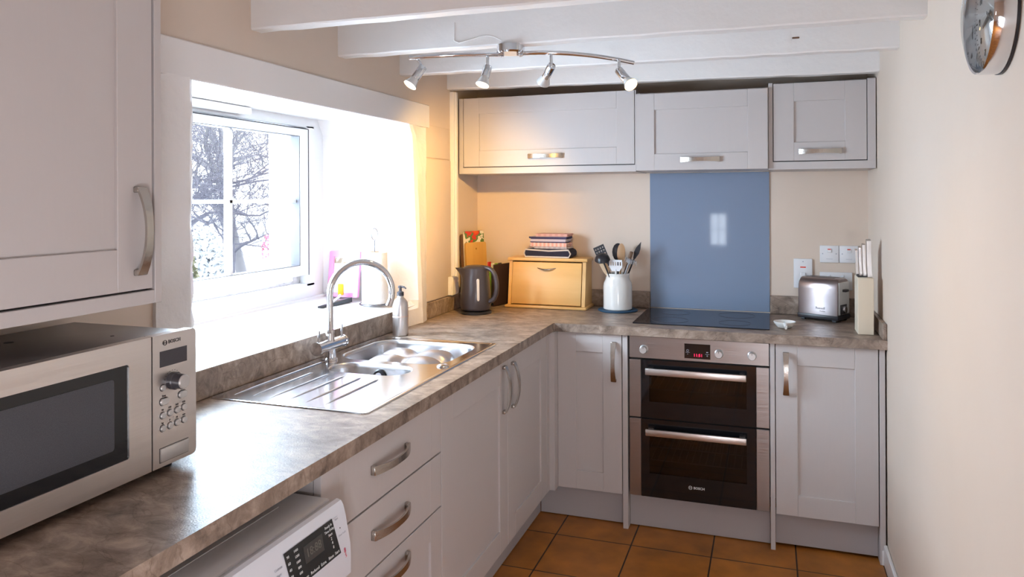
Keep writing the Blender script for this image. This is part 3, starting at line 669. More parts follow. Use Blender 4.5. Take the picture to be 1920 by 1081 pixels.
# frame leaning on the splayed reveal
e1 = Vector((1, .03, 0)).normalized(); nn = Vector((.03, -1, 0)); up = (Vector((0, 0, 1)) - nn * .14).normalized(); nf = e1.cross(up); nf = nf if nf.dot(nn) > 0 else -nf
Mf = FR((-.957, -.372, sy(-.957) + .002), e1, up, nf)
pf = thing('pink_frame', 'small pink rectangular frame leaning beside the kitchen roll on the sill', 'frame', tuple(Mf.translation))
MB().plate(rrect(0, .154, 0, .206, .006, 3), [rrect(.022, .132, .020, .182, .002, 2)], 0, .016, Mf).build('frame', PINK, pf)
MB().box(.020, .134, .018, .184, .003, .006, M=Mf).build('mirror_face', mat('white painted reflection', (.80, .80, .82), .12), pf)  # mirror face; the bright reflected window is put into its white colour
MB().box(.022, .132, .152, .176, .006, .0066, M=Mf).build('reflected_strip', mat('brown painted reflection', (.33, .25, .17), .5, noise=(40, (.65, .62, .50), .45, .6)), pf)  # reflection in the mirror, painted in as a brown strip
sq = thing('squeegee', 'small black blade tool with an orange grip lying on the sill', 'squeegee', (-.85, -.45, sy(-.85)))
z = sy(-.86)
MB().add([(-.850, -.620, z - .000), (-.837, -.610, z), (-.815, -.405, z + .0), (-.850, -.395, z), (-.850, -.620, z + .008), (-.837, -.610, z + .006), (-.815, -.405, z + .020), (-.850, -.395, z + .016)], [(0, 1, 2, 3), (4, 5, 6, 7), (0, 1, 5, 4), (1, 2, 6, 5), (2, 3, 7, 6), (3, 0, 4, 7)]).build('blade', BLACKPL, sq, smooth=False)
MB().tube([(-.838, -.53, z + .012), (-.852, -.46, z + .022), (-.861, -.43, z + .030)], .006, 10).build('stem', UPVC, sq)
MB().box(-.013, .013, -.006, .006, 0, .050, .004, 2, Matrix.Translation((-.861, -.424, z + .030)) @ Matrix.Rotation(rad(19), 4, 'Z')).build('grip', ORANGE, sq, label='orange grip')

# ------------------------------------------------------------------ microwave
mw = thing('microwave', 'stainless steel microwave oven on the worktop under the wall cupboard', 'microwave', (-.43, -2.2, .911))
XF = -.255
MB().box(-.600, XF - .022, -2.462, -1.985, .925, 1.201, .006, 2).build('casing', MWBODY, mw)
for x in (-.56, -.30):
    for y in (-2.43, -2.02): MB().cyl((x, y, .9105), (x, y, .926), .014, seg=16).build('foot', BLACKPL, mw)
MB().cyl((-.36, -2.10, 1.2005), (-.36, -2.10, 1.2016), .004, seg=12).build('vent_hole', DARKGAP, mw)
MB().cyl((-.50, -2.22, 1.2005), (-.50, -2.22, 1.2016), .009, seg=12).build('vent_hole', DARKGAP, mw)
FM = lambda y, z, o=0: FR((XF + o, y, z), (0, 1, 0), (0, 0, 1), (1, 0, 0))
md = MB().plate([(-2.475, .9295), (-2.101, .9295), (-2.101, 1.2045), (-2.475, 1.2045)], [rrect(-2.478 + .02, -2.157, .974, 1.161, .006, 3)], -.022, 0, FM(0, 0)).build('door', MWSTEEL, mw, smooth=False)
MB().box(-2.460, -2.157, .974, 1.161, -.012, -.0025, M=FM(0, 0)).build('door_window', BLACKGL, md)
MB().prism(rrect(-2.44, -2.191, 1.001, 1.139, .006, 4), -.0024, -.0015, FM(0, 0)).build('mesh_screen', MESHGL, md)
# control panel with rounded right corners
poly = [(-2.098, .9295)] + [(-1.987 + .011 * math.cos(rad(a)), .9405 + .011 * math.sin(rad(a))) for a in (270, 300, 330, 360)] + [(-1.987 + .011 * math.cos(rad(a)), 1.1935 + .011 * math.sin(rad(a))) for a in (0, 30, 60, 90)] + [(-2.098, 1.2045)]
mp_ = MB().prism(poly, -.022, 0, FM(0, 0)).build('control_panel', MWSTEEL, mw, angle=50)
MB().box(-2.079, -2.003, 1.137, 1.170, -.001, .0006, M=FM(0, 0)).build('display', DARKGREY, mp_)
t_ = text('BOSCH', .0105, PRINTD, None, None, FM(-2.0385, 1.1868, .0003), bold=.0002)
t_.tube([Vector(FM(-2.0645, 1.1865, .0006) @ Vector((.0052 * math.cos(a * PI / 8), .0052 * math.sin(a * PI / 8), 0))) for a in range(16)], .0006, 5, closed=True)
t_.box(-.0038, -.0028, -.004, .004, 0, .0006, M=FM(-2.0645, 1.1865, .0003)).box(.0028, .0038, -.004, .004, 0, .0006, M=FM(-2.0645, 1.1865, .0003)).box(-.0035, .0035, -.0005, .0005, 0, .0006, M=FM(-2.0645, 1.1865, .0003))
t_.build('logo', PRINTD, mp_, smooth=False, label='dark BOSCH lettering')
kb = MB().lathe([(.0185, 0), (.0185, .010), (.0165, .012), (.0150, .030)], 32, FM(-2.044, 1.103), cap=False).build('knob', DARKGREY, mp_)
MB().lathe([(.0150, .0295), (.0148, .032), (.013, .0335), (.0001, .0335)], 32, FM(-2.044, 1.103), cap=False).build('knob_cap', BUTTON, kb)
def pill(mb, y, z, hw, hh, d=.005):
    L = rrect(y - hw, y + hw, z - hh, z + hh, hh * .98, 6)
    Lm = inset(L, .0012)
    mb.loft([[(x, yy, 0) for x, yy in L], [(x, yy, d - .001) for x, yy in L], [(x, yy, d) for x, yy in Lm]], M=FM(0, 0))
bts = [(-2.072, 1.094, .0062, .0062), (-2.068, 1.065, .0115, .0072), (-2.017, 1.068, .0115, .0072)]
for i in range(4): bts += [(-2.072 + i * .0198, 1.0365 + i * .0008, .0066, .0066), (-2.072 + i * .0198, 1.0095 + i * .0008, .0066, .0066)]
for y, z, hw, hh in bts:
    m_ = MB(); pill(m_, y, z, hw, hh); m_.build('button', BUTTON, mp_)
rim = MB()
for y, z, hw, hh in bts: rim.tube([FM(0, 0, .0004) @ Vector((p[0], p[1], 0)) for p in rrect(y - hw - .0007, y + hw + .0007, z - hh - .0007, z + hh + .0007, (hh + .0007) * .98, 5)], .0006, 4, closed=True)
for i, (y, z, hw, hh) in enumerate(bts[1:]):
    tt = ('Stop', 'Start', '90', 'clock', '180', 'M', '360', '|kg', '600', '|g', '800', '')[i] if i < 2 else ('90', 'kg', '180', 'P', '360', 'M', '600', 'min')[i - 2]
    q = text(tt, .0058, PRINTD, None, None, FM(y, z + hh + .0045, .0003)); rim.add(q.v, q.f)
for a in range(-3, 9):
    p = FM(-2.044, 1.103, .0003) @ Vector((.0225 * math.cos(rad(20 + a * 18)), .0225 * math.sin(rad(20 + a * 18)), 0)); rim.cyl(p, p + Vector((.0003, 0, 0)), .0009, seg=6)
rim.build('printed_marks', PRINTD, mp_, smooth=False)
op = MB().box(-2.079, -2.001, .940, .968, -.001, .0035, .0015, 2, M=FM(0, 0)).build('open_button', BUTTON, mp_)
MB().box(-2.0805, -2.0795, .939, .969, -.001, .0005, M=FM(0, 0)).box(-2.0805, -1.9995, .9385, .9395, -.001, .0005, M=FM(0, 0)).box(-2.0805, -1.9995, .9685, .9695, -.001, .0005, M=FM(0, 0)).build('button_gap', DARKGAP, op)

# ------------------------------------------------------------------ washing machine
wm = thing('washing_machine', 'white front-loading washing machine under the worktop', 'washing machine', (-.25, -2.17, 0))
WY0, WY1 = -2.466, -1.868
prof = [(.000, .800), (.018, .818), (.034, .8235), (.044, .821), (.050, .812), (.056, .790), (.0675, .730), (.0690, .700), (.069, .665), (.000, .665)]
FP = lambda y: FR((0, y, 0), (1, 0, 0), (0, 0, 1), (0, -1, 0))
MB().box(-.52, .020, WY0 + .002, WY1 - .002, .02, .664, .004).build('cabinet', WM_W, wm)
pn = MB().loft([[(x, y, z) for x, z in prof] for y in (WY0, WY0 + .003, WY1 - .003, WY1)]).build('control_panel', WM_W, wm, angle=30)
MB().box(-.52, .002, WY0, WY1, .664, .803, .003).build('upper_cabinet', WM_W, wm)
MB().box(-.52, .016, WY0, WY1, .8035, .822, .005, 2).box(-.40, -.06, WY0 + .04, WY1 - .08, .822, .8235, .0005).build('lid', WM_TOP, wm)
MB().box(.0, .068, WY0, WY1, .03, .660, .01, 2).build('front_panel', WM_W, wm)
Mt = FR((.069, -2.17, .36), (0, 1, 0), (0, 0, 1), (1, 0, 0))
dr = MB().loft([[(r * math.cos(a * PI / 20), r * math.sin(a * PI / 20), h) for a in range(40)] for r, h in ((.205, 0), (.205, .012), (.19, .022), (.15, .020), (.145, .008))], True, False, M=Mt).build('door', WM_W, wm)
MB().lathe([(.147, .008), (.12, .024), (.06, .034), (.0005, .037)], 32, Mt, cap=False).build('door_glass', BLACKGL, dr)
# sloping display: from (x=.050,z=.812) to (.0675,.730)
s0 = Vector((.0537, 0, .8005)); s1 = Vector((.0668, 0, .7335)); dv = (s1 - s0).normalized(); nrm = Vector((-dv.z, 0, dv.x)); nrm = nrm if nrm.x > 0 else -nrm
MS = FR(s0 + nrm * .0003, (0, 1, 0), -dv, nrm)      # local x = +y world, y = up the slope
HS = (s1 - s0).length
ds = MB().box(-2.088, -1.921, -.078, .0, 0, .0012, M=MS) 
# follow the panel: lower part of the display continues on the curve
ds = MB().add([(-2.088, .001, 0), (-1.921, .001, 0), (-1.9085, -.076, 0), (-2.077, -.076, 0), (-2.088, .001, .0012), (-1.921, .001, .0012), (-1.9085, -.076, .0012), (-2.077, -.076, .0012)], [(0, 1, 2, 3), (4, 5, 6, 7), (0, 1, 5, 4), (1, 2, 6, 5), (2, 3, 7, 6), (3, 0, 4, 7)], MS).build('display', BLACKGL, pn, smooth=False)
lc = MB().box(-2.028, -1.963, -.046, -.012, .0012, .0015, M=MS).build('lcd_screen', LCDB, ds)
q = text('18:88', .024, LCDP, None, None, MS @ Matrix.Translation((-1.996, -.029, .0016))); q.build('lcd_digits', LCDP, ds, smooth=False)
q = MB()
def wtx(s_, y, v, sz):
    t_ = text(s_, sz, PRINTW, None, None, MS @ Matrix.Translation((y, v, .0015)), ext=.0002); q.add(t_.v, t_.f)
for i, s_ in enumerate(('90', '60', '40', '30', '20')): wtx(s_, -2.078 + i * .0014, -.010 - i * .013, .008)
for i, s_ in enumerate(('1400', '1200', '1000', '800', '600', '0')): wtx(s_, -2.052 + i * .0014, -.008 - i * .0115, .007)
for i, s_ in enumerate(('Ready In', 'Time Delay', 'Start', '2', '4', '8')): wtx(s_, -1.938 + i * .0014, -.008 - i * .0092, .0075 if i < 3 else .009)
for y, s_ in ((-2.035, 'Temp'), (-2.003, 'Reduced'), (-1.973, 'Extra'), (-1.945, 'Rinse'), (-1.922, 'Start')): wtx(s_, y, -.069, .0085)
q.build('display_print', PRINTW, ds, smooth=False)
q = MB()
def ptx(s_, y, v, sz, mm=None, store=None):
    t_ = text(s_, sz, PRINTG, None, None, MS @ Matrix.Translation((y, v, .0008)), ext=.0002); (store or q).add(t_.v, t_.f)
ptx('Start', -1.905, -.006, .006); ptx('Door Lock', -1.893, -.042, .006); ptx('Delay Start', -2.118, -.030, .007); ptx('Cottons', -2.108, -.018, .007)
q.box(-1.916, -1.900, -.0016, -.0008, .0004, .0009, M=MS)
q.build('panel_print', PRINTG, pn, smooth=False)
q = MB(); ptx('8', -1.893, -.078, .015, store=q); ptx('5', -1.892, -.089, .012, store=q); q.build('red_badge', PRINTR, pn, smooth=False)
p0 = MS @ Vector((-1.897, -.028, .0004)); p1 = MS @ Vector((-2.128, -.036, .0004)); MB().cyl(p0, p0 + nrm * .0006, .0014, seg=10).build('indicator', PRINTD, pn); MB().cyl(p1, p1 + nrm * .0006, .0022, seg=10).build('indicator', PRINTD, pn)

# ------------------------------------------------------------------ kettle
kx, ky, kz = -.452, .165, .9105
kt = thing('kettle', 'dark grey jug kettle in the corner of the worktop', 'kettle', (kx, ky, kz))
T = Matrix.Translation
MB().lathe([(.001, 0), (.076, 0), (.079, .003), (.079, .010), (.072, .014), (.001, .015)], 40, T((kx, ky, kz))).build('power_base', BLACKPL, kt)
KM = mat('kettle plastic', (.045, .040, .052), .30, coat=.15)
loops = []
for (r, z, spo) in ((.066, .018, 0), (.074, .022, 0), (.077, .034, 0), (.078, .07, 0), (.076, .11, 0), (.0725, .15, 0), (.068, .185, .006), (.066, .205, .022), (.066, .222, .037), (.0655, .227, .040)):
    L = []
    for j in range(48):
        a = 2 * PI * j / 48; x = r * math.cos(a); y = r * math.sin(a)
        d_ = max(0, math.cos(a - rad(190))) ** 10
        x += math.cos(rad(190)) * spo * d_; y += math.sin(rad(190)) * spo * d_
        L.append((kx + x, ky + y, kz + z))
    loops.append(L)
MB().loft(loops).build('jug', KM, kt, angle=50)
MB().lathe([(.063, .226), (.060, .231), (.045, .238), (.02, .241), (.0005, .241)], 36, T((kx, ky, kz)), cap=False).build('lid', KM, kt)
hp = []
for (a, z) in ((.030, .230), (.062, .229), (.088, .222), (.108, .200), (.118, .165), (.120, .125), (.112, .088), (.096, .068), (.074, .062)): hp.append((kx + a * .985, ky - a * .12, kz + z))
sm = []
for i in range(len(hp) - 1):
    for k in range(4): sm.append(Vector(hp[i]).lerp(Vector(hp[i + 1]), k / 4))
sm.append(Vector(hp[-1]))
for _ in range(3): sm = [sm[0]] + [(sm[i - 1] + sm[i] * 2 + sm[i + 1]) / 4 for i in range(1, len(sm) - 1)] + [sm[-1]]
MB().tube(sm, .0115, 14).build('handle', KM, kt)
gd = (Vector((.944, -3.298, 0)) - Vector((kx, ky, 0))).normalized(); ga = math.atan2(gd.y, gd.x) + rad(9)
gl = []
m_ = MB()
for a_off in (0,):
    ux = Vector((-math.sin(ga), math.cos(ga), 0)); nx = Vector((math.cos(ga), math.sin(ga), 0))
    pth = [(z, .0775 - .0015 * ((z - .07) / .06) if z > .07 else .078) for z in (.072, .082, .11, .14, .17, .180)]
    loops = []
    for z, r in ((.070, .0782), (.076, .0782), (.10, .0773), (.13, .0755), (.16, .0728), (.172, .0716), (.178, .071)):
        wv = .0075 if .073 < z < .175 else .004
        p = Vector((kx, ky, kz + z)) + nx * (r - .001)
        loops.append([tuple(p - ux * wv - nx * .002), tuple(p - ux * wv * .7 + nx * .0016), tuple(p + ux * wv * .7 + nx * .0016), tuple(p + ux * wv - nx * .002)])
    m_.loft(loops)
m_.build('water_gauge', mat('frosted gauge', (.55, .53, .56), .4), kt, label='pale water level strip')

# ------------------------------------------------------------------ chopping board stand and boards
st = thing('board_stand', 'dark stand holding coloured chopping boards beside the bread bin', 'stand', (-.4515, .482, .911), rot=(0, 0, rad(-14.8)))
MB().box(.028, .032, -.083, .083, 0, .222, .001).box(-.037, -.034, -.083, .083, 0, .15, .001).box(-.037, .032, -.083, .083, 0, .005).box(-.037, .032, .080, .083, 0, .212).build('case', mat('dark brown plastic', (.05, .028, .026), .4), st, local=True)
for i, (cname, colr, h) in enumerate((('red', (.55, .02, .02), .222), ('white', (.75, .75, .72), .214), ('green', (.18, .35, .04), .214), ('black', (.03, .03, .035), .216))):
    x = -.030 + i * .0145
    b_ = MB().prism(rrect(-.078, .076, .0065, .200, .012, 4), x, x + .007, FR((0, 0, 0), (0, 1, 0), (0, 0, 1), (1, 0, 0)))
    b_.box(x, x + .007, -.055 + i * .012, -.025 + i * .012, .198, h + .010, .002)
    o = b_.build('chopping_board', mat(cname + ' board plastic', colr, .4), origin=(0, 0, 0), angle=40)
    o.location = st.location; o.rotation_euler = st.rotation_euler
    tag(o, f'{cname} plastic chopping board standing in the dark stand', 'chopping board', 'coloured chopping boards')
def lean_board(name, lab, px, py, w_, h_, th, lean, m, cat='chopping board', hole=False, yaw=66, roll=0):
    M_ = T((px, py, .9112)) @ Matrix.Rotation(rad(yaw), 4, 'Z') @ Matrix.Rotation(rad(-lean), 4, 'X') @ Matrix.Rotation(rad(roll), 4, 'Y')
    b_ = MB()
    holes = [[(w_ / 2 + .006 * math.cos(a * PI / 6), h_ - .035 + .006 * math.sin(a * PI / 6)) for a in range(12)]] if hole else []
    b_.plate(rrect(0, w_, 0, h_, .012, 4), holes, -th / 2, th / 2, FR((0, 0, 0), (1, 0, 0), (0, 0, 1), (0, -1, 0)))
    zmin = min((M_ @ Vector(v)).z for v in b_.v)
    o = b_.build(name, m, origin=(0, 0, 0), angle=40); o.matrix_world = T((0, 0, .9108 - zmin)) @ M_
    return tag(o, lab, cat)
lean_board('chopping_board', 'bamboo chopping board leaning behind the kettle', -.562, .322, .150, .340, .012, 3, WOODB, hole=True)
lean_board('glass_board', 'floral printed board with red poppies leaning behind the bamboo board', -.573, .327, .150, .400, .005, 3, FLORAL)
lean_board('chopping_board', 'dark wooden board leaning in the corner behind the floral board', -.586, .318, .14, .385, .008, 3, WOODD)

# ------------------------------------------------------------------ bread bin
bb = thing('bread_bin', 'pale wooden bread bin with a slanted drop-down door', 'bread bin', (-.17, .5, .911))
x0, x1 = -.376, .050
YR = lambda x: FR((x, 0, 0), (0, 1, 0), (0, 0, 1), (1, 0, 0))
m_ = MB()
for x in (x0 + .004, x1 - .022): m_.prism([(.418, .923), (.578, .923), (.578, 1.154), (.452, 1.154)], x, x + .018, YR(0))
m_.box(x0 + .01, x1 - .01, .566, .578, .923, 1.154)
m_.build('case', WOODL, bb, smooth=False)
MB().box(x0 - .008, x1 + .008, .397, .580, .911, .925, .005, 2).build('base', WOODL, bb)
MB().box(x0 - .004, x1 + .006, .438, .580, 1.154, 1.171, .005, 2).build('top', WOODL, bb)
v0 = Vector((0, .4155, .930)); v1 = Vector((0, .4475, 1.151)); ud = (v1 - v0).normalized(); nd = Vector((0, -ud.z, ud.y))
Md = FR((x0 + .024, v0.y + .004, v0.z), (1, 0, 0), ud, nd)
dw = (x1 - .024) - (x0 + .024)
dr = MB().box(.001, dw - .001, 0, (v1 - v0).length - .004, -.008, .006, .002, 2, M=Md).build('door', WOODL, bb)
hh = MB().tube([Md @ Vector((dw / 2 - .05 + .1 * t, .190 - .010 * math.sin(PI * t), .006 + .014 * math.sin(PI * t))) for t in [i / 12 for i in range(13)]], [.002 + .003 * math.sin(PI * i / 12) for i in range(13)], 10)
hh.build('handle', NICKEL, dr)

# ------------------------------------------------------------------ folded cloths on the bread bin
def folded(lab, m, xc, yc, z, w_, d_, h_, rot, nfold, seed, edge=None, cat='tea towel'):
    r_ = random.Random(seed); root = thing('tea_towel', lab, cat, (xc, yc, z), 'folded cloths on the bread bin', rot=(0, 0, rad(rot)))
    th = h_ / nfold; n = 14; prof = []       # serpentine section in xz, swept along y
    # outline: closed loop with rounded left end and layered right end
    out = []
    for k in range(nfold):
        zc = th * (k + .5)
        ra = th / 2
        dxl = r_.uniform(-.004, .012); dxr = r_.uniform(-.014, .004)
        L = []
        for a in range(0, 9): L.append((-w_ / 2 + dxl + ra - ra * math.sin(rad(a * 22.5)) , zc - ra * math.cos(rad(a * 22.5))))
        for a in range(0, 9): L.append((w_ / 2 + dxr - ra + ra * math.sin(rad(a * 22.5)), zc + ra * math.cos(rad(a * 22.5))))
        out.append(L)
    m_ = MB()
    for L in out:
        loops = []
        for i in range(9):
            t = i / 8; y = -d_ / 2 + d_ * t; sh = .96 if i in (0, 8) else 1
            wob = r_.uniform(-.003, .003)
            loops.append([(x * sh + wob, y, th * .5 + (zz - th * .5) if sh == 1 else zz * .985 + .0005) for x, zz in L])
        m_.loft(loops)
    o = m_.build('cloth', m, root, local=True, angle=60)
    if edge:
        e = MB()
        for L in (out[0], out[-1]):
            pass
        xs = w_ / 2; e.tube([(-xs + .010, -d_ / 2 - .001, .004), (xs - .012, -d_ / 2 - .001, .004), (xs - .002, -d_ / 2 - .001, h_ * .5), (xs - .014, -d_ / 2 - .001, h_ - .004), (.01, -d_ / 2 - .001, h_ * .78), (-xs + .010, -d_ / 2 - .001, h_ - .004), (-xs + .001, -d_ / 2 - .001, h_ * .5)], .0042, 8, closed=True)
        e.build('hem', edge, root, local=True, label='cream bound edge')
    return root
zb = 1.1715
folded('thick navy oven cloth with cream edging, bottom of the cloth pile', FELT, -.160, .505, zb, .262, .11, .046, -3, 1, 1, FELTW)
folded('dull grey folded cloth above the thick navy oven cloth', GREYCL, -.150, .512, zb + .0465, .20, .10, .011, -4, 1, 2)
folded('pink checked tea towel in the middle of the pile', PINKCHK, -.155, .508, zb + .058, .215, .10, .020, -3, 2, 3)
folded('navy striped tea towel, second from the top of the pile', NAVYSTR, -.155, .506, zb + .0785, .218, .10, .032, -3, 3, 4)
folded('faded pink tea towel on top of the pile', PINKPL, -.145, .512, zb + .111, .19, .10, .014, -2, 2, 5)

# ------------------------------------------------------------------ utensil jar
jx, jy = .208, .462
tv = MB().lathe([(.001, 0), (.098, 0), (.101, .003), (.101, .006), (.097, .008), (.078, .0075), (.001, .0075)], 48, T((jx, jy, .9105))).build('trivet', TRIVET, origin=(jx, jy, .9105)); tag(tv, 'round navy trivet under the white utensil jar', 'trivet')
jr = MB().lathe([(.001, 0), (.068, 0), (.073, .004), (.073, .118), (.070, .135), (.061, .152), (.058, .165), (.0585, .172), (.0605, .176), (.0605, .181), (.058, .183), (.053, .181), (.053, .16), (.066, .13), (.067, .01), (.001, .008)], 48, T((jx, jy, .9185)), cap=False).build('utensil_jar', CERAMIC, origin=(jx, jy, .9185)); tag(jr, 'white ceramic jar full of cooking utensils', 'jar')
ZJ = .932
def uten(name, lab, m, base, tip, headfn, hm=None, r=.005, cat='utensil', hname='head'):
    b_, t_ = Vector(base), Vector(tip)
    root = thing(name, lab, cat, tuple(b_), 'utensils in the white jar')
    MB().tube([b_, b_.lerp(t_, .5), t_], [r, r, r * .8], 10).build('stem', m, root)
    ax = (t_ - b_).normalized(); sx = Vector((1, 0, 0)); sx = (sx - ax * sx.dot(ax)).normalized(); nr = sx.cross(ax)
    if nr.y > 0: nr = -nr
    Mh = FR(t_, sx, ax, nr)
    headfn(Mh).build(hname, hm or m, root, angle=50)
    return root
def spatula(w_, h_, holes):
    def f(Mh): return MB().plate([(-w_ * .3, -.01), (w_ * .3, -.01), (w_ / 2, .012), (w_ / 2, h_), (-w_ / 2, h_), (-w_ / 2, .012)], holes, -.0012, .0012, Mh)
    return f
def dots(w_, h_):
    out = []
    for i in range(4):
        for j in range(5):
            cx = -w_ * .34 + w_ * .68 * i / 3; cy = .028 + (h_ - .042) * j / 4
            out.append([(cx + .0032 * math.cos(a * PI / 4), cy + .0032 * math.sin(a * PI / 4)) for a in range(8)])
    return out
def slots(w_, h_, n_=5):
    return [rrect(-w_ * .36 + w_ * .72 * i / (n_ - 1) - .0028, -w_ * .36 + w_ * .72 * i / (n_ - 1) + .0028, .018, h_ - .010, .0025, 2) for i in range(n_)]
def spoon(w_, h_, cup=.008):
    def f(Mh):
        vs = []; fs = []; n = 14; mth = 16
        vs.append((0, h_ / 2, -cup))
        for i in range(1, 6):
            q = i / 5
            for j in range(mth):
                a = 2 * PI * j / mth; yy = h_ / 2 + q * h_ / 2 * math.sin(a); sc = 1 - .22 * (-math.sin(a) * .5 + .5) * 0
                vs.append((q * w_ / 2 * math.cos(a) * sc, yy, -cup * (1 - q * q)))
        for j in range(mth): fs.append((0, 1 + j, 1 + (j + 1) % mth))
        for i in range(4):
            for j in range(mth):
                a0 = 1 + i * mth + j; a1 = 1 + i * mth + (j + 1) % mth; fs.append((a0, a0 + mth, a1 + mth, a1))
        k = len(vs); vs += [(x, y, z + -.0022) for x, y, z in vs]; fs += [tuple(k + i for i in f_)[::-1] for f_ in fs]
        for j in range(mth):
            a0 = 1 + 4 * mth + j; a1 = 1 + 4 * mth + (j + 1) % mth; fs.append((a0, a1, k + a1, k + a0))
        return MB().add(vs, fs, Mh)
    return f
uten('slotted_spatula', 'black perforated spatula leaning out at the left of the jar', BLACKPL, (.240, .455, ZJ), (.145, .478, 1.140), spatula(.058, .105, dots(.058, .105)), r=.0045)
def ladle(Mh):
    b_ = MB(); n = 20; pr = [(.002, -.030), (.018, -.027), (.031, -.016), (.037, 0), (.039, .0), (.033, -.018), (.019, -.030), (.002, -.033)]
    return b_.lathe(pr, 28, T(Mh.translation) @ Matrix.Rotation(rad(205), 4, 'X') @ T((0, 0, 0)), cap=False)
uten('ladle', 'black ladle hooked over the left rim of the jar', BLACKPL, (.235, .44, ZJ), (.142, .405, 1.172), ladle, r=.0045)
uten('wooden_spatula', 'short pale wooden spatula at the left of the jar', WOODP, (.225, .47, ZJ), (.162, .430, 1.10), lambda Mh: MB().plate([(-.006, -.02), (.006, -.02), (.020, .045), (.012, .062), (-.020, .060), (-.016, .02)], [], -.003, .003, Mh), r=.005)
uten('serving_spoon', 'dark plastic spoon behind the wooden spoon in the jar', BLACKPL, (.205, .478, ZJ), (.204, .492, 1.160), spoon(.060, .092), r=.0045)
uten('wooden_spoon', 'brown wooden spoon standing upright in the middle of the jar', WOODM, (.215, .455, ZJ), (.224, .462, 1.155), spoon(.042, .098, -.004), r=.0055)
uten('slotted_turner', 'white slotted turner at the front of the jar', PLATE, (.205, .44, ZJ), (.207, .418, 1.125), spatula(.066, .048, slots(.066, .048)), r=.005)
uten('wooden_stirrer', 'dark wooden stick handle right of the slotted turner in the jar', WOODD, (.185, .47, ZJ), (.262, .468, 1.160), lambda Mh: MB().box(-.009, .009, -.01, .055, -.004, .004, .003, 2, M=Mh), r=.0065)
uten('silicone_brush', 'dark pointed spatula leaning out at the far right of the jar', BLACKPL, (.195, .485, ZJ), (.292, .486, 1.185), lambda Mh: MB().plate([(-.005, -.01), (.006, -.01), (.014, .02), (.013, .045), (.003, .082), (-.010, .045), (-.012, .02)], [], -.003, .003, Mh), r=.0045)
def claw(Mh):
    b_ = MB().sphere((0, .01, 0), .016, .012, .008, 12, 8, Mh)
    for i in range(6):
        x = -.020 + i * .008
        b_.tube([Mh @ Vector((x * .6, .01, 0)), Mh @ Vector((x * 1.1, .026, .006)), Mh @ Vector((x * 1.3 + .008, .024, .022)), Mh @ Vector((x * 1.4 + .012, .008, .030))], [.0025, .0025, .0022, .0014], 6)
    return b_
uten('spaghetti_server', 'grey toothed spaghetti server at the right of the jar', mat('grey plastic', (.33, .32, .33), .3), (.19, .44, ZJ), (.272, .425, 1.155), claw, r=.005)

# ------------------------------------------------------------------ spoon rest, toaster, knife block
sr = thing('spoon_rest', 'small white ceramic spoon rest with a stub handle beside the hob', 'spoon rest', (1.0, .165, .9105))
MB().lathe([(.001, .001), (.022, .0), (.030, .003), (.044, .020), (.047, .027), (.0455, .0285), (.042, .022), (.028, .007), (.001, .005)], 40, T((1.002, .185, .9108)), cap=False).build('dish', CERAMIC, sr)
MB().tube([(1.002, .148, .930), (1.005, .120, .929), (1.006, .098, .926)], [.012, .0145, .009], 14, flat=[.6, .55, .6]).build('handle', CERAMIC, sr)
to = thing('toaster', 'two-slice brushed steel toaster beside the knife block', 'toaster', (1.180, .478, .911), rot=(0, 0, rad(-28)))
# local: x along length (lever end at +x), y depth
L_, W_ = .094, .063
def tsec(x, s=1.):
    pr = []
    for (y, z) in ((-1, .030), (-1, .150), (-.97, .170), (-.88, .185), (-.70, .195), (-.45, .199), (.45, .199), (.70, .195), (.88, .185), (.97, .170), (1, .150), (1, .030)): pr.append((x, y * W_ * s, .028 + (z - .028) * (s if s < 1 else 1)))
    return pr
MB().loft([tsec(-L_, .95), tsec(-L_ + .006, 1), tsec(L_ - .012, 1), tsec(L_ - .003, .97)]).build('body', mat('toaster steel', (.30, .25, .25), .30, 1., noise=(4, (.42, .37, .37), .3, .7)), to, local=True)
MB().box(-L_ - .004, L_ + .002, -W_ - .003, W_ + .003, .008, .031, .005, 2).box(-L_ + .01, -L_ + .03, -W_ + .005, -W_ + .02, 0, .01, .002).box(L_ - .03, L_ - .01, -W_ + .005, -W_ + .02, 0, .01, .002).box(-L_ + .01, -L_ + .03, W_ - .02, W_ - .005, 0, .01, .002).box(L_ - .03, L_ - .01, W_ - .02, W_ - .005, 0, .01, .002).build('base', BLACKPL, to, local=True)
MB().box(L_ - .004, L_ + .003, -W_ * .86, W_ * .86, .034, .182, .004, 2).build('end_plate', mat('pale grey end', (.55, .55, .54), .35), to, local=True)
MB().box(-L_ + .02, L_ - .03, -.030, -.012, .1975, .1995).box(-L_ + .02, L_ - .03, .012, .030, .1975, .1995).build('slot', DARKGAP, to, local=True)
MB().box(L_, L_ + .02, -.022, .010, .138, .150, .003, 2).build('lever', BLACKPL, to, local=True)
kp = MB().box(L_ + .001, L_ + .006, -.045, .02, .036, .080, .003, 2).build('dial_plate', BLACKPL, to, local=True)
MB().lathe([(.015, 0), (.014, .012), (.001, .013)], 20, FR((L_ + .005, -.016, .058), (0, 1, 0), (0, 0, 1), (1, 0, 0))).build('dial', CHROME, kp, local=True)
q = text('Russell', .016, PRINTD, None, None, FR((.012, -W_ - .0006, .060), (1, 0, 0), (0, 0, 1), (0, -1, 0)), ext=.0003); t2 = text('Hobbs', .010, PRINTD, None, None, FR((.022, -W_ - .0006, .047), (1, 0, 0), (0, 0, 1), (0, -1, 0)), ext=.0003)
q.add(t2.v, t2.f); q.build('badge', PRINTD, to, smooth=False, local=True)
kbk = thing('knife_block', 'tall pale wooden knife block on the worktop by the right wall', 'knife block', (1.318, .2, .9105))
MB().box(1.2885, 1.349, .106, .232, .911, 1.147, .0015).build('block', WOODK, kbk)
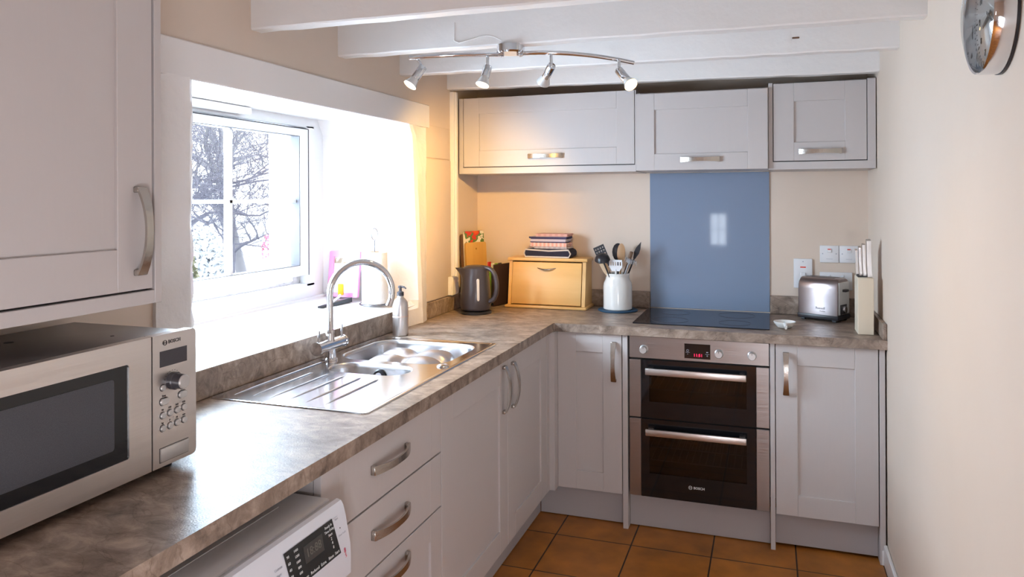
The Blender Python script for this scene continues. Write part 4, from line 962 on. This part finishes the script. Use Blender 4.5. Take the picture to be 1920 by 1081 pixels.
MB().box(1.292, 1.3455, .14, .228, 1.147, 1.150).build('slot_insert', DARKGAP, kbk)
for i, (x, y, z1, wd, hx) in enumerate(((1.2955, .205, 1.255, .013, .0045), (1.308, .192, 1.268, .014, .0048), (1.321, .175, 1.281, .015, .0055), (1.338, .155, 1.300, .017, .0085))):
    k = MB(); k.loft([[(x - hx + s, y - wd, z), (x + hx + s, y - wd, z), (x + hx + .001 + s, y, z + .003), (x + hx + s, y + wd, z + .006), (x - hx + s, y + wd, z + .006), (x - hx - .001 + s, y, z + .003)] for s, z in ((0, 1.02), (0, 1.150), (.001, 1.153), (-.001, 1.170), (-.0025, 1.22), (-.0035, z1 - .004), (-.0035, z1))])
    o = k.build('kitchen_knife', BRUSHED if i else CHROME, origin=(x, y, 1.15), angle=30)
    tag(o, ('shortest steel-handled knife at the left of the knife block', 'second steel-handled knife from the left in the knife block', 'third steel-handled knife from the left in the knife block', 'tallest broad steel-handled knife nearest the right wall')[i], 'knife', 'knives in the block')

# ------------------------------------------------------------------ sockets
def plate(lab, x0, x1, z0, z1, kind):
    r_ = thing('wall_switch', lab, 'switch', ((x0 + x1) / 2, YB, (z0 + z1) / 2), 'white wall switches')
    MB().box(x0, x1, YB - .010, YB - .0005, z0, z1, .003, 2).build('plate', PLATE, r_)
    cx = (x0 + x1) / 2; sc = MB()
    if kind == 'tall':
        MB().box(cx - .013, cx + .013, YB - .0115, YB - .009, z1 - .044, z1 - .038, .001).build('indicator', NEON, r_)
        MB().box(cx - .012, cx + .012, YB - .016, YB - .009, z0 + .055, z0 + .078, .003).build('rocker', PLATE, r_)
        for z in (z1 - .014, z0 + .014): sc.cyl((cx, YB - .0108, z), (cx, YB - .0095, z), .003, seg=10)
    elif kind == 'spur':
        MB().box(cx - .010, cx + .010, YB - .0135, YB - .009, z1 - .034, z1 - .014, .002).build('rocker', PLATE, r_)
        MB().box(cx - .008, cx + .006, YB - .0142, YB - .0128, z1 - .020, z1 - .015).build('indicator', NEON, r_)
        for x in (x0 + .012, x1 - .012): sc.cyl((x, YB - .0108, (z0 + z1) / 2 + .002), (x, YB - .0095, (z0 + z1) / 2 + .002), .003, seg=10)
        sc.box(cx - .014, cx + .014, YB - .0104, YB - .0098, z0 + .017, z0 + .0185)
    else:
        for k in (-1, 1):
            MB().box(cx + k * .03 - .006, cx + k * .03 + .006, YB - .0135, YB - .009, z1 - .024, z1 - .012, .002).build('rocker', PLATE, r_)
        for s_ in (-1, 1):
            sc.box(cx + s_ * .036 - .002, cx + s_ * .036 + .002, YB - .0104, YB - .0095, z0 + .040, z0 + .048)
            for q_ in (-1, 1): sc.box(cx + s_ * .036 + q_ * .011 - .003, cx + s_ * .036 + q_ * .011 + .003, YB - .0104, YB - .0095, z0 + .020, z0 + .024)
    sc.build('screw', PRINTG, r_)
plate('tall white cooker switch plate with a red marker, left of the others', 1.052, 1.137, 1.041, 1.184, 'tall')
plate('square white switch plate with red rocker, left of the upper pair', 1.171, 1.2555, 1.168, 1.250, 'spur')
plate('square white switch plate with red rocker partly behind the knives', 1.258, 1.342, 1.168, 1.250, 'spur')
plate('white double socket partly hidden behind the toaster', 1.170, 1.314, 1.037, 1.122, 'double')

# ------------------------------------------------------------------ spotlight bar
sb = thing('spotlight_bar', 'chrome ceiling bar with four spotlights hanging from a white beam', 'ceiling light', (.075, -.80, 2.028))
MB().lathe([(.001, 0), (.050, 0), (.050, -.024), (.044, -.030), (.001, -.030)], 36, T((.075, -.800, 2.029))).build('ceiling_plate', CHROME, sb)
MB().cyl((.040, -.808, 2.002), (.035, -.808, 1.990), .009, seg=14).build('bracket', CHROME, sb)
MB().cyl((.110, -.797, 2.002), (.116, -.797, 1.990), .009, seg=14).build('bracket', CHROME, sb)
def bez(a, b, c, n=16): return [Vector(a) * (1 - t) ** 2 + Vector(b) * 2 * t * (1 - t) + Vector(c) * t * t for t in [i / n for i in range(n + 1)]]
MB().tube(bez((-.262, -.930, 1.983), (-.12, -.835, 2.006), (.052, -.808, 1.996)), .0075, 12).build('arm', CHROME, sb, label='left curved arm')
MB().tube(bez((.098, -.798, 1.998), (.30, -.775, 2.003), (.481, -.619, 1.972)), .0075, 12).build('arm', CHROME, sb, label='right curved arm')
HEADS = [((-.240, -.905, 1.982), (-.221, -.905, 1.950), (-.250, -.945, 1.884), LAMPDIM), ((-.004, -.822, 1.992), (-.004, -.822, 1.953), (-.014, -.850, 1.886), LAMPDIM),
         ((.217, -.775, 1.992), (.218, -.775, 1.950), (.170, -.715, 1.905), LAMPDIM), ((.438, -.668, 1.978), (.438, -.668, 1.938), (.489, -.720, 1.878), LAMPON)]
for i, (top_, jt, face, lm) in enumerate(HEADS):
    jt = Vector(jt); face = Vector(face); ax = (face - jt).normalized(); Ln = (face - jt).length
    r_ = MB().cyl(top_, jt, .0055, seg=12).sphere(jt, .008).build('stem', CHROME, sb)
    q = ax.to_track_quat('Z', 'Y').to_matrix().to_4x4(); q.translation = jt
    hdm = MB().lathe([(.001, -.004), (.0145, -.003), (.0155, .002), (.0155, Ln - .032), (.0145, Ln - .030)], 24, q, cap=False).build('lamp_head', CHROME, r_)
    bl = MB().lathe([(.0135, Ln - .032), (.0155, Ln - .026), (.0235, Ln - .004), (.0250, Ln), (.0235, Ln + .001)], 28, q, cap=False).build('lamp_head', LAMPGL, r_, label='reflector bulb')
    MB().lathe([(.0235, Ln), (.0225, Ln - .001), (.010, Ln - .0015), (.0005, Ln - .0015)], 28, q, cap=False).build('lamp_head', lm, r_, label='lit bulb face')
    ld = bpy.data.lights.new('spotlight_lamp', 'SPOT'); ld.spot_size = rad((60, 80, 72, 85)[i]); ld.spot_blend = 1.0; ld.shadow_soft_size = .02
    ld.energy = (10, 9, 66, 10)[i]; ld.color = (1.0, .59, .15)
    lo = bpy.data.objects.new('spotlight_lamp', ld); COL.objects.link(lo); lo.parent = sb
    dirv = (Vector((-.5, -.05, -.42)), Vector((-.12, -.3, -1)), Vector((-.86, 1.0, -.62)), Vector((.45, -.5, -.7)))[i].normalized()
    lo.location = face + ax * .006 - Vector(sb.location); lo.rotation_euler = dirv.to_track_quat('-Z', 'Y').to_euler()
cb = MB().tube(bez((-.04, -.8295, 2.06), (.01, -.831, 2.075), (.06, -.826, 2.035)), .0025, 8).tube([(-.13, -.829, 2.12), (-.13, -.830, 2.055), (-.11, -.831, 2.045), (-.04, -.8295, 2.06)], .0025, 8).build('light_cable', WHITEP, origin=(0, -.83, 2.05)); tag(cb, 'thin white painted cable on the beam above the spotlight bar', 'cable')

# ------------------------------------------------------------------ wall clock
ck = thing('wall_clock', 'round chrome wall clock high on the right wall', 'clock', (XR, -1.57, 1.85))
MC = FR((XR, -1.57, 1.852), (0, -1, 0), (0, 0, 1), (-1, 0, 0)); R_ = .121
MB().lathe([(R_ * .98, 0), (R_, .004), (R_, .038), (R_ * .985, .043), (R_ * .955, .041), (R_ * .95, .02)], 72, MC, cap=False).build('rim', CHROME, ck, angle=30)
MB().lathe([(R_ * 1.0, .001), (R_ * 1.012, .001), (R_ * 1.012, .006), (R_ * 1.0, .006)], 72, MC, cap=False).build('back_ring', BLACKPL, ck)
fc = MB().lathe([(R_ * .96, .020), (.001, .020)], 60, MC, cap=False).build('face', mat('silver dial', (.48, .47, .45), .35, .4), ck)
MB().lathe([(R_ * .955, .041), (R_ * .85, .049), (R_ * .6, .058), (R_ * .3, .063), (.0005, .065)], 60, MC, cap=False).build('glass', DOME, ck)
tk = MB()
for i in range(12):
    a = PI / 2 - i * PI / 6
    t_ = text(str(i if i else 12), .019, PRINTD, None, None, MC @ T((.082 * math.cos(a), .082 * math.sin(a), .0205))); tk.add(t_.v, t_.f)
for i in range(60):
    a = i * PI / 30; r0_ = .104 if i % 5 else .100; tk.box(r0_, .109, -.0006 if i % 5 else -.0014, .0006 if i % 5 else .0014, .0202, .0208, M=MC @ Matrix.Rotation(a, 4, 'Z'))
tk.build('numerals', PRINTD, fc, smooth=False)
MB().box(-.01, .072, -.0025, .0025, .025, .026, M=MC @ Matrix.Rotation(rad(-32), 4, 'Z')).build('hand', PRINTD, ck, label='minute hand')
MB().box(-.01, .05, -.0035, .0035, .0225, .0235, M=MC @ Matrix.Rotation(rad(200), 4, 'Z')).build('hand', PRINTD, ck, label='hour hand')

# ------------------------------------------------------------------ outside the window
struct('ground', MB().box(-40, -1.14, -20, 40, .1, .2), SNOW, label='pale frosted ground outside', cat='ground')
def tree(name, lab, base, h, seed, m, spread=1., depth=5, r0=.09, lean=(0, 0)):
    r_ = random.Random(seed); mb = MB(); stack = [(Vector(base), Vector((lean[0], lean[1], 1)).normalized(), h * .30, r0, 0)]; cnt = 0
    while stack:
        p, d, L, r, lv = stack.pop(); n = 4 if lv < 3 else 3; pts = [p]; q = p.copy(); dd = d.copy()
        for i in range(n):
            dd = (dd + Vector((r_.uniform(-1, 1), r_.uniform(-1, 1), r_.uniform(-.6, .8))) * (.16 + .05 * lv)).normalized(); q = q + dd * L / n; pts.append(q.copy())
        mb.tube(pts, [max(.0022, r * (1 - .4 * i / n)) for i in range(n + 1)], 6 if lv < 2 else 3, cap=False); cnt += 1
        if lv < depth:
            for k in range(3 if lv else 4):
                t = r_.uniform(.35, 1) if k else 1
                bp_ = pts[min(n, max(1, int(round(t * n))))]
                nd = (dd * .65 + Vector((r_.uniform(-1, 1), r_.uniform(-1, 1), r_.uniform(-.45, .75))) * spread).normalized()
                stack.append((bp_, nd, L * r_.uniform(.62, .85), r * .58, lv + 1))
    o = mb.build(name, m, origin=base, angle=60); tag(o, lab, 'tree', 'bare trees outside the window'); return o
tree('bare_tree', 'bare branching winter tree seen in the upper left panes', (-4.1, 1.75, .2), 3.4, 4, BARK, 1.1, 7, .05, (.1, .1))
tree('bare_tree', 'bare winter tree seen through the right-hand panes', (-5.4, 4.6, .2), 4.4, 9, BARK2, 1.1, 7, .08, (-.1, -.1))
tree('bare_tree', 'low bare tree in the middle of the window behind the glazing bar', (-7.6, 5.1, .2), 5.2, 33, BARK2, 1.1, 7, .09)
tree('bare_tree', 'small spreading bare tree low in the right-hand panes', (-4.9, 3.75, .2), 2.3, 41, BARK, 1.2, 6, .035)
tree('bare_tree', 'distant bare tree beyond the others', (-11.5, 11.5, .2), 8.5, 21, BARK2, 1.0, 7, .14)
def shrub(lab, c, rx, rz, n, seed, m, sz, cat='shrub', nm='shrub'):
    r_ = random.Random(seed); mb = MB()
    for i in range(n):
        a = r_.uniform(0, 2 * PI); u_ = r_.uniform(-.2, 1); rr = math.sqrt(max(0, 1 - u_ * u_)) * r_.uniform(.75, 1.05)
        p = Vector((c[0] + rx * rr * math.cos(a), c[1] + rx * rr * math.sin(a), c[2] + rz * (u_ + .1)))
        d1 = Vector((r_.uniform(-1, 1), r_.uniform(-1, 1), r_.uniform(-1, 1))).normalized() * sz; d2 = d1.cross(Vector((r_.uniform(-1, 1), r_.uniform(-1, 1), r_.uniform(-1, 1)))).normalized() * sz * .6
        mb.add([p - d1, p + d2, p + d1, p - d2], [(0, 1, 2, 3)])
    o = mb.build(nm, m, origin=(c[0], c[1], c[2]), smooth=False); tag(o, lab, cat, 'shrubs outside the window')
shrub('pale frosted round bush low in the middle of the window', (-2.9, 1.02, .55), .20, .66, 3600, 5, BUSH, .028)
shrub('brown-green bush at the lower left of the window', (-2.55, .40, .60), .14, .60, 1200, 6, BUSHG, .022)
shrub('pink flowering twig cluster at the lower right of the window', (-2.9, 1.75, 1.02), .055, .16, 110, 7, BERRY, .016)
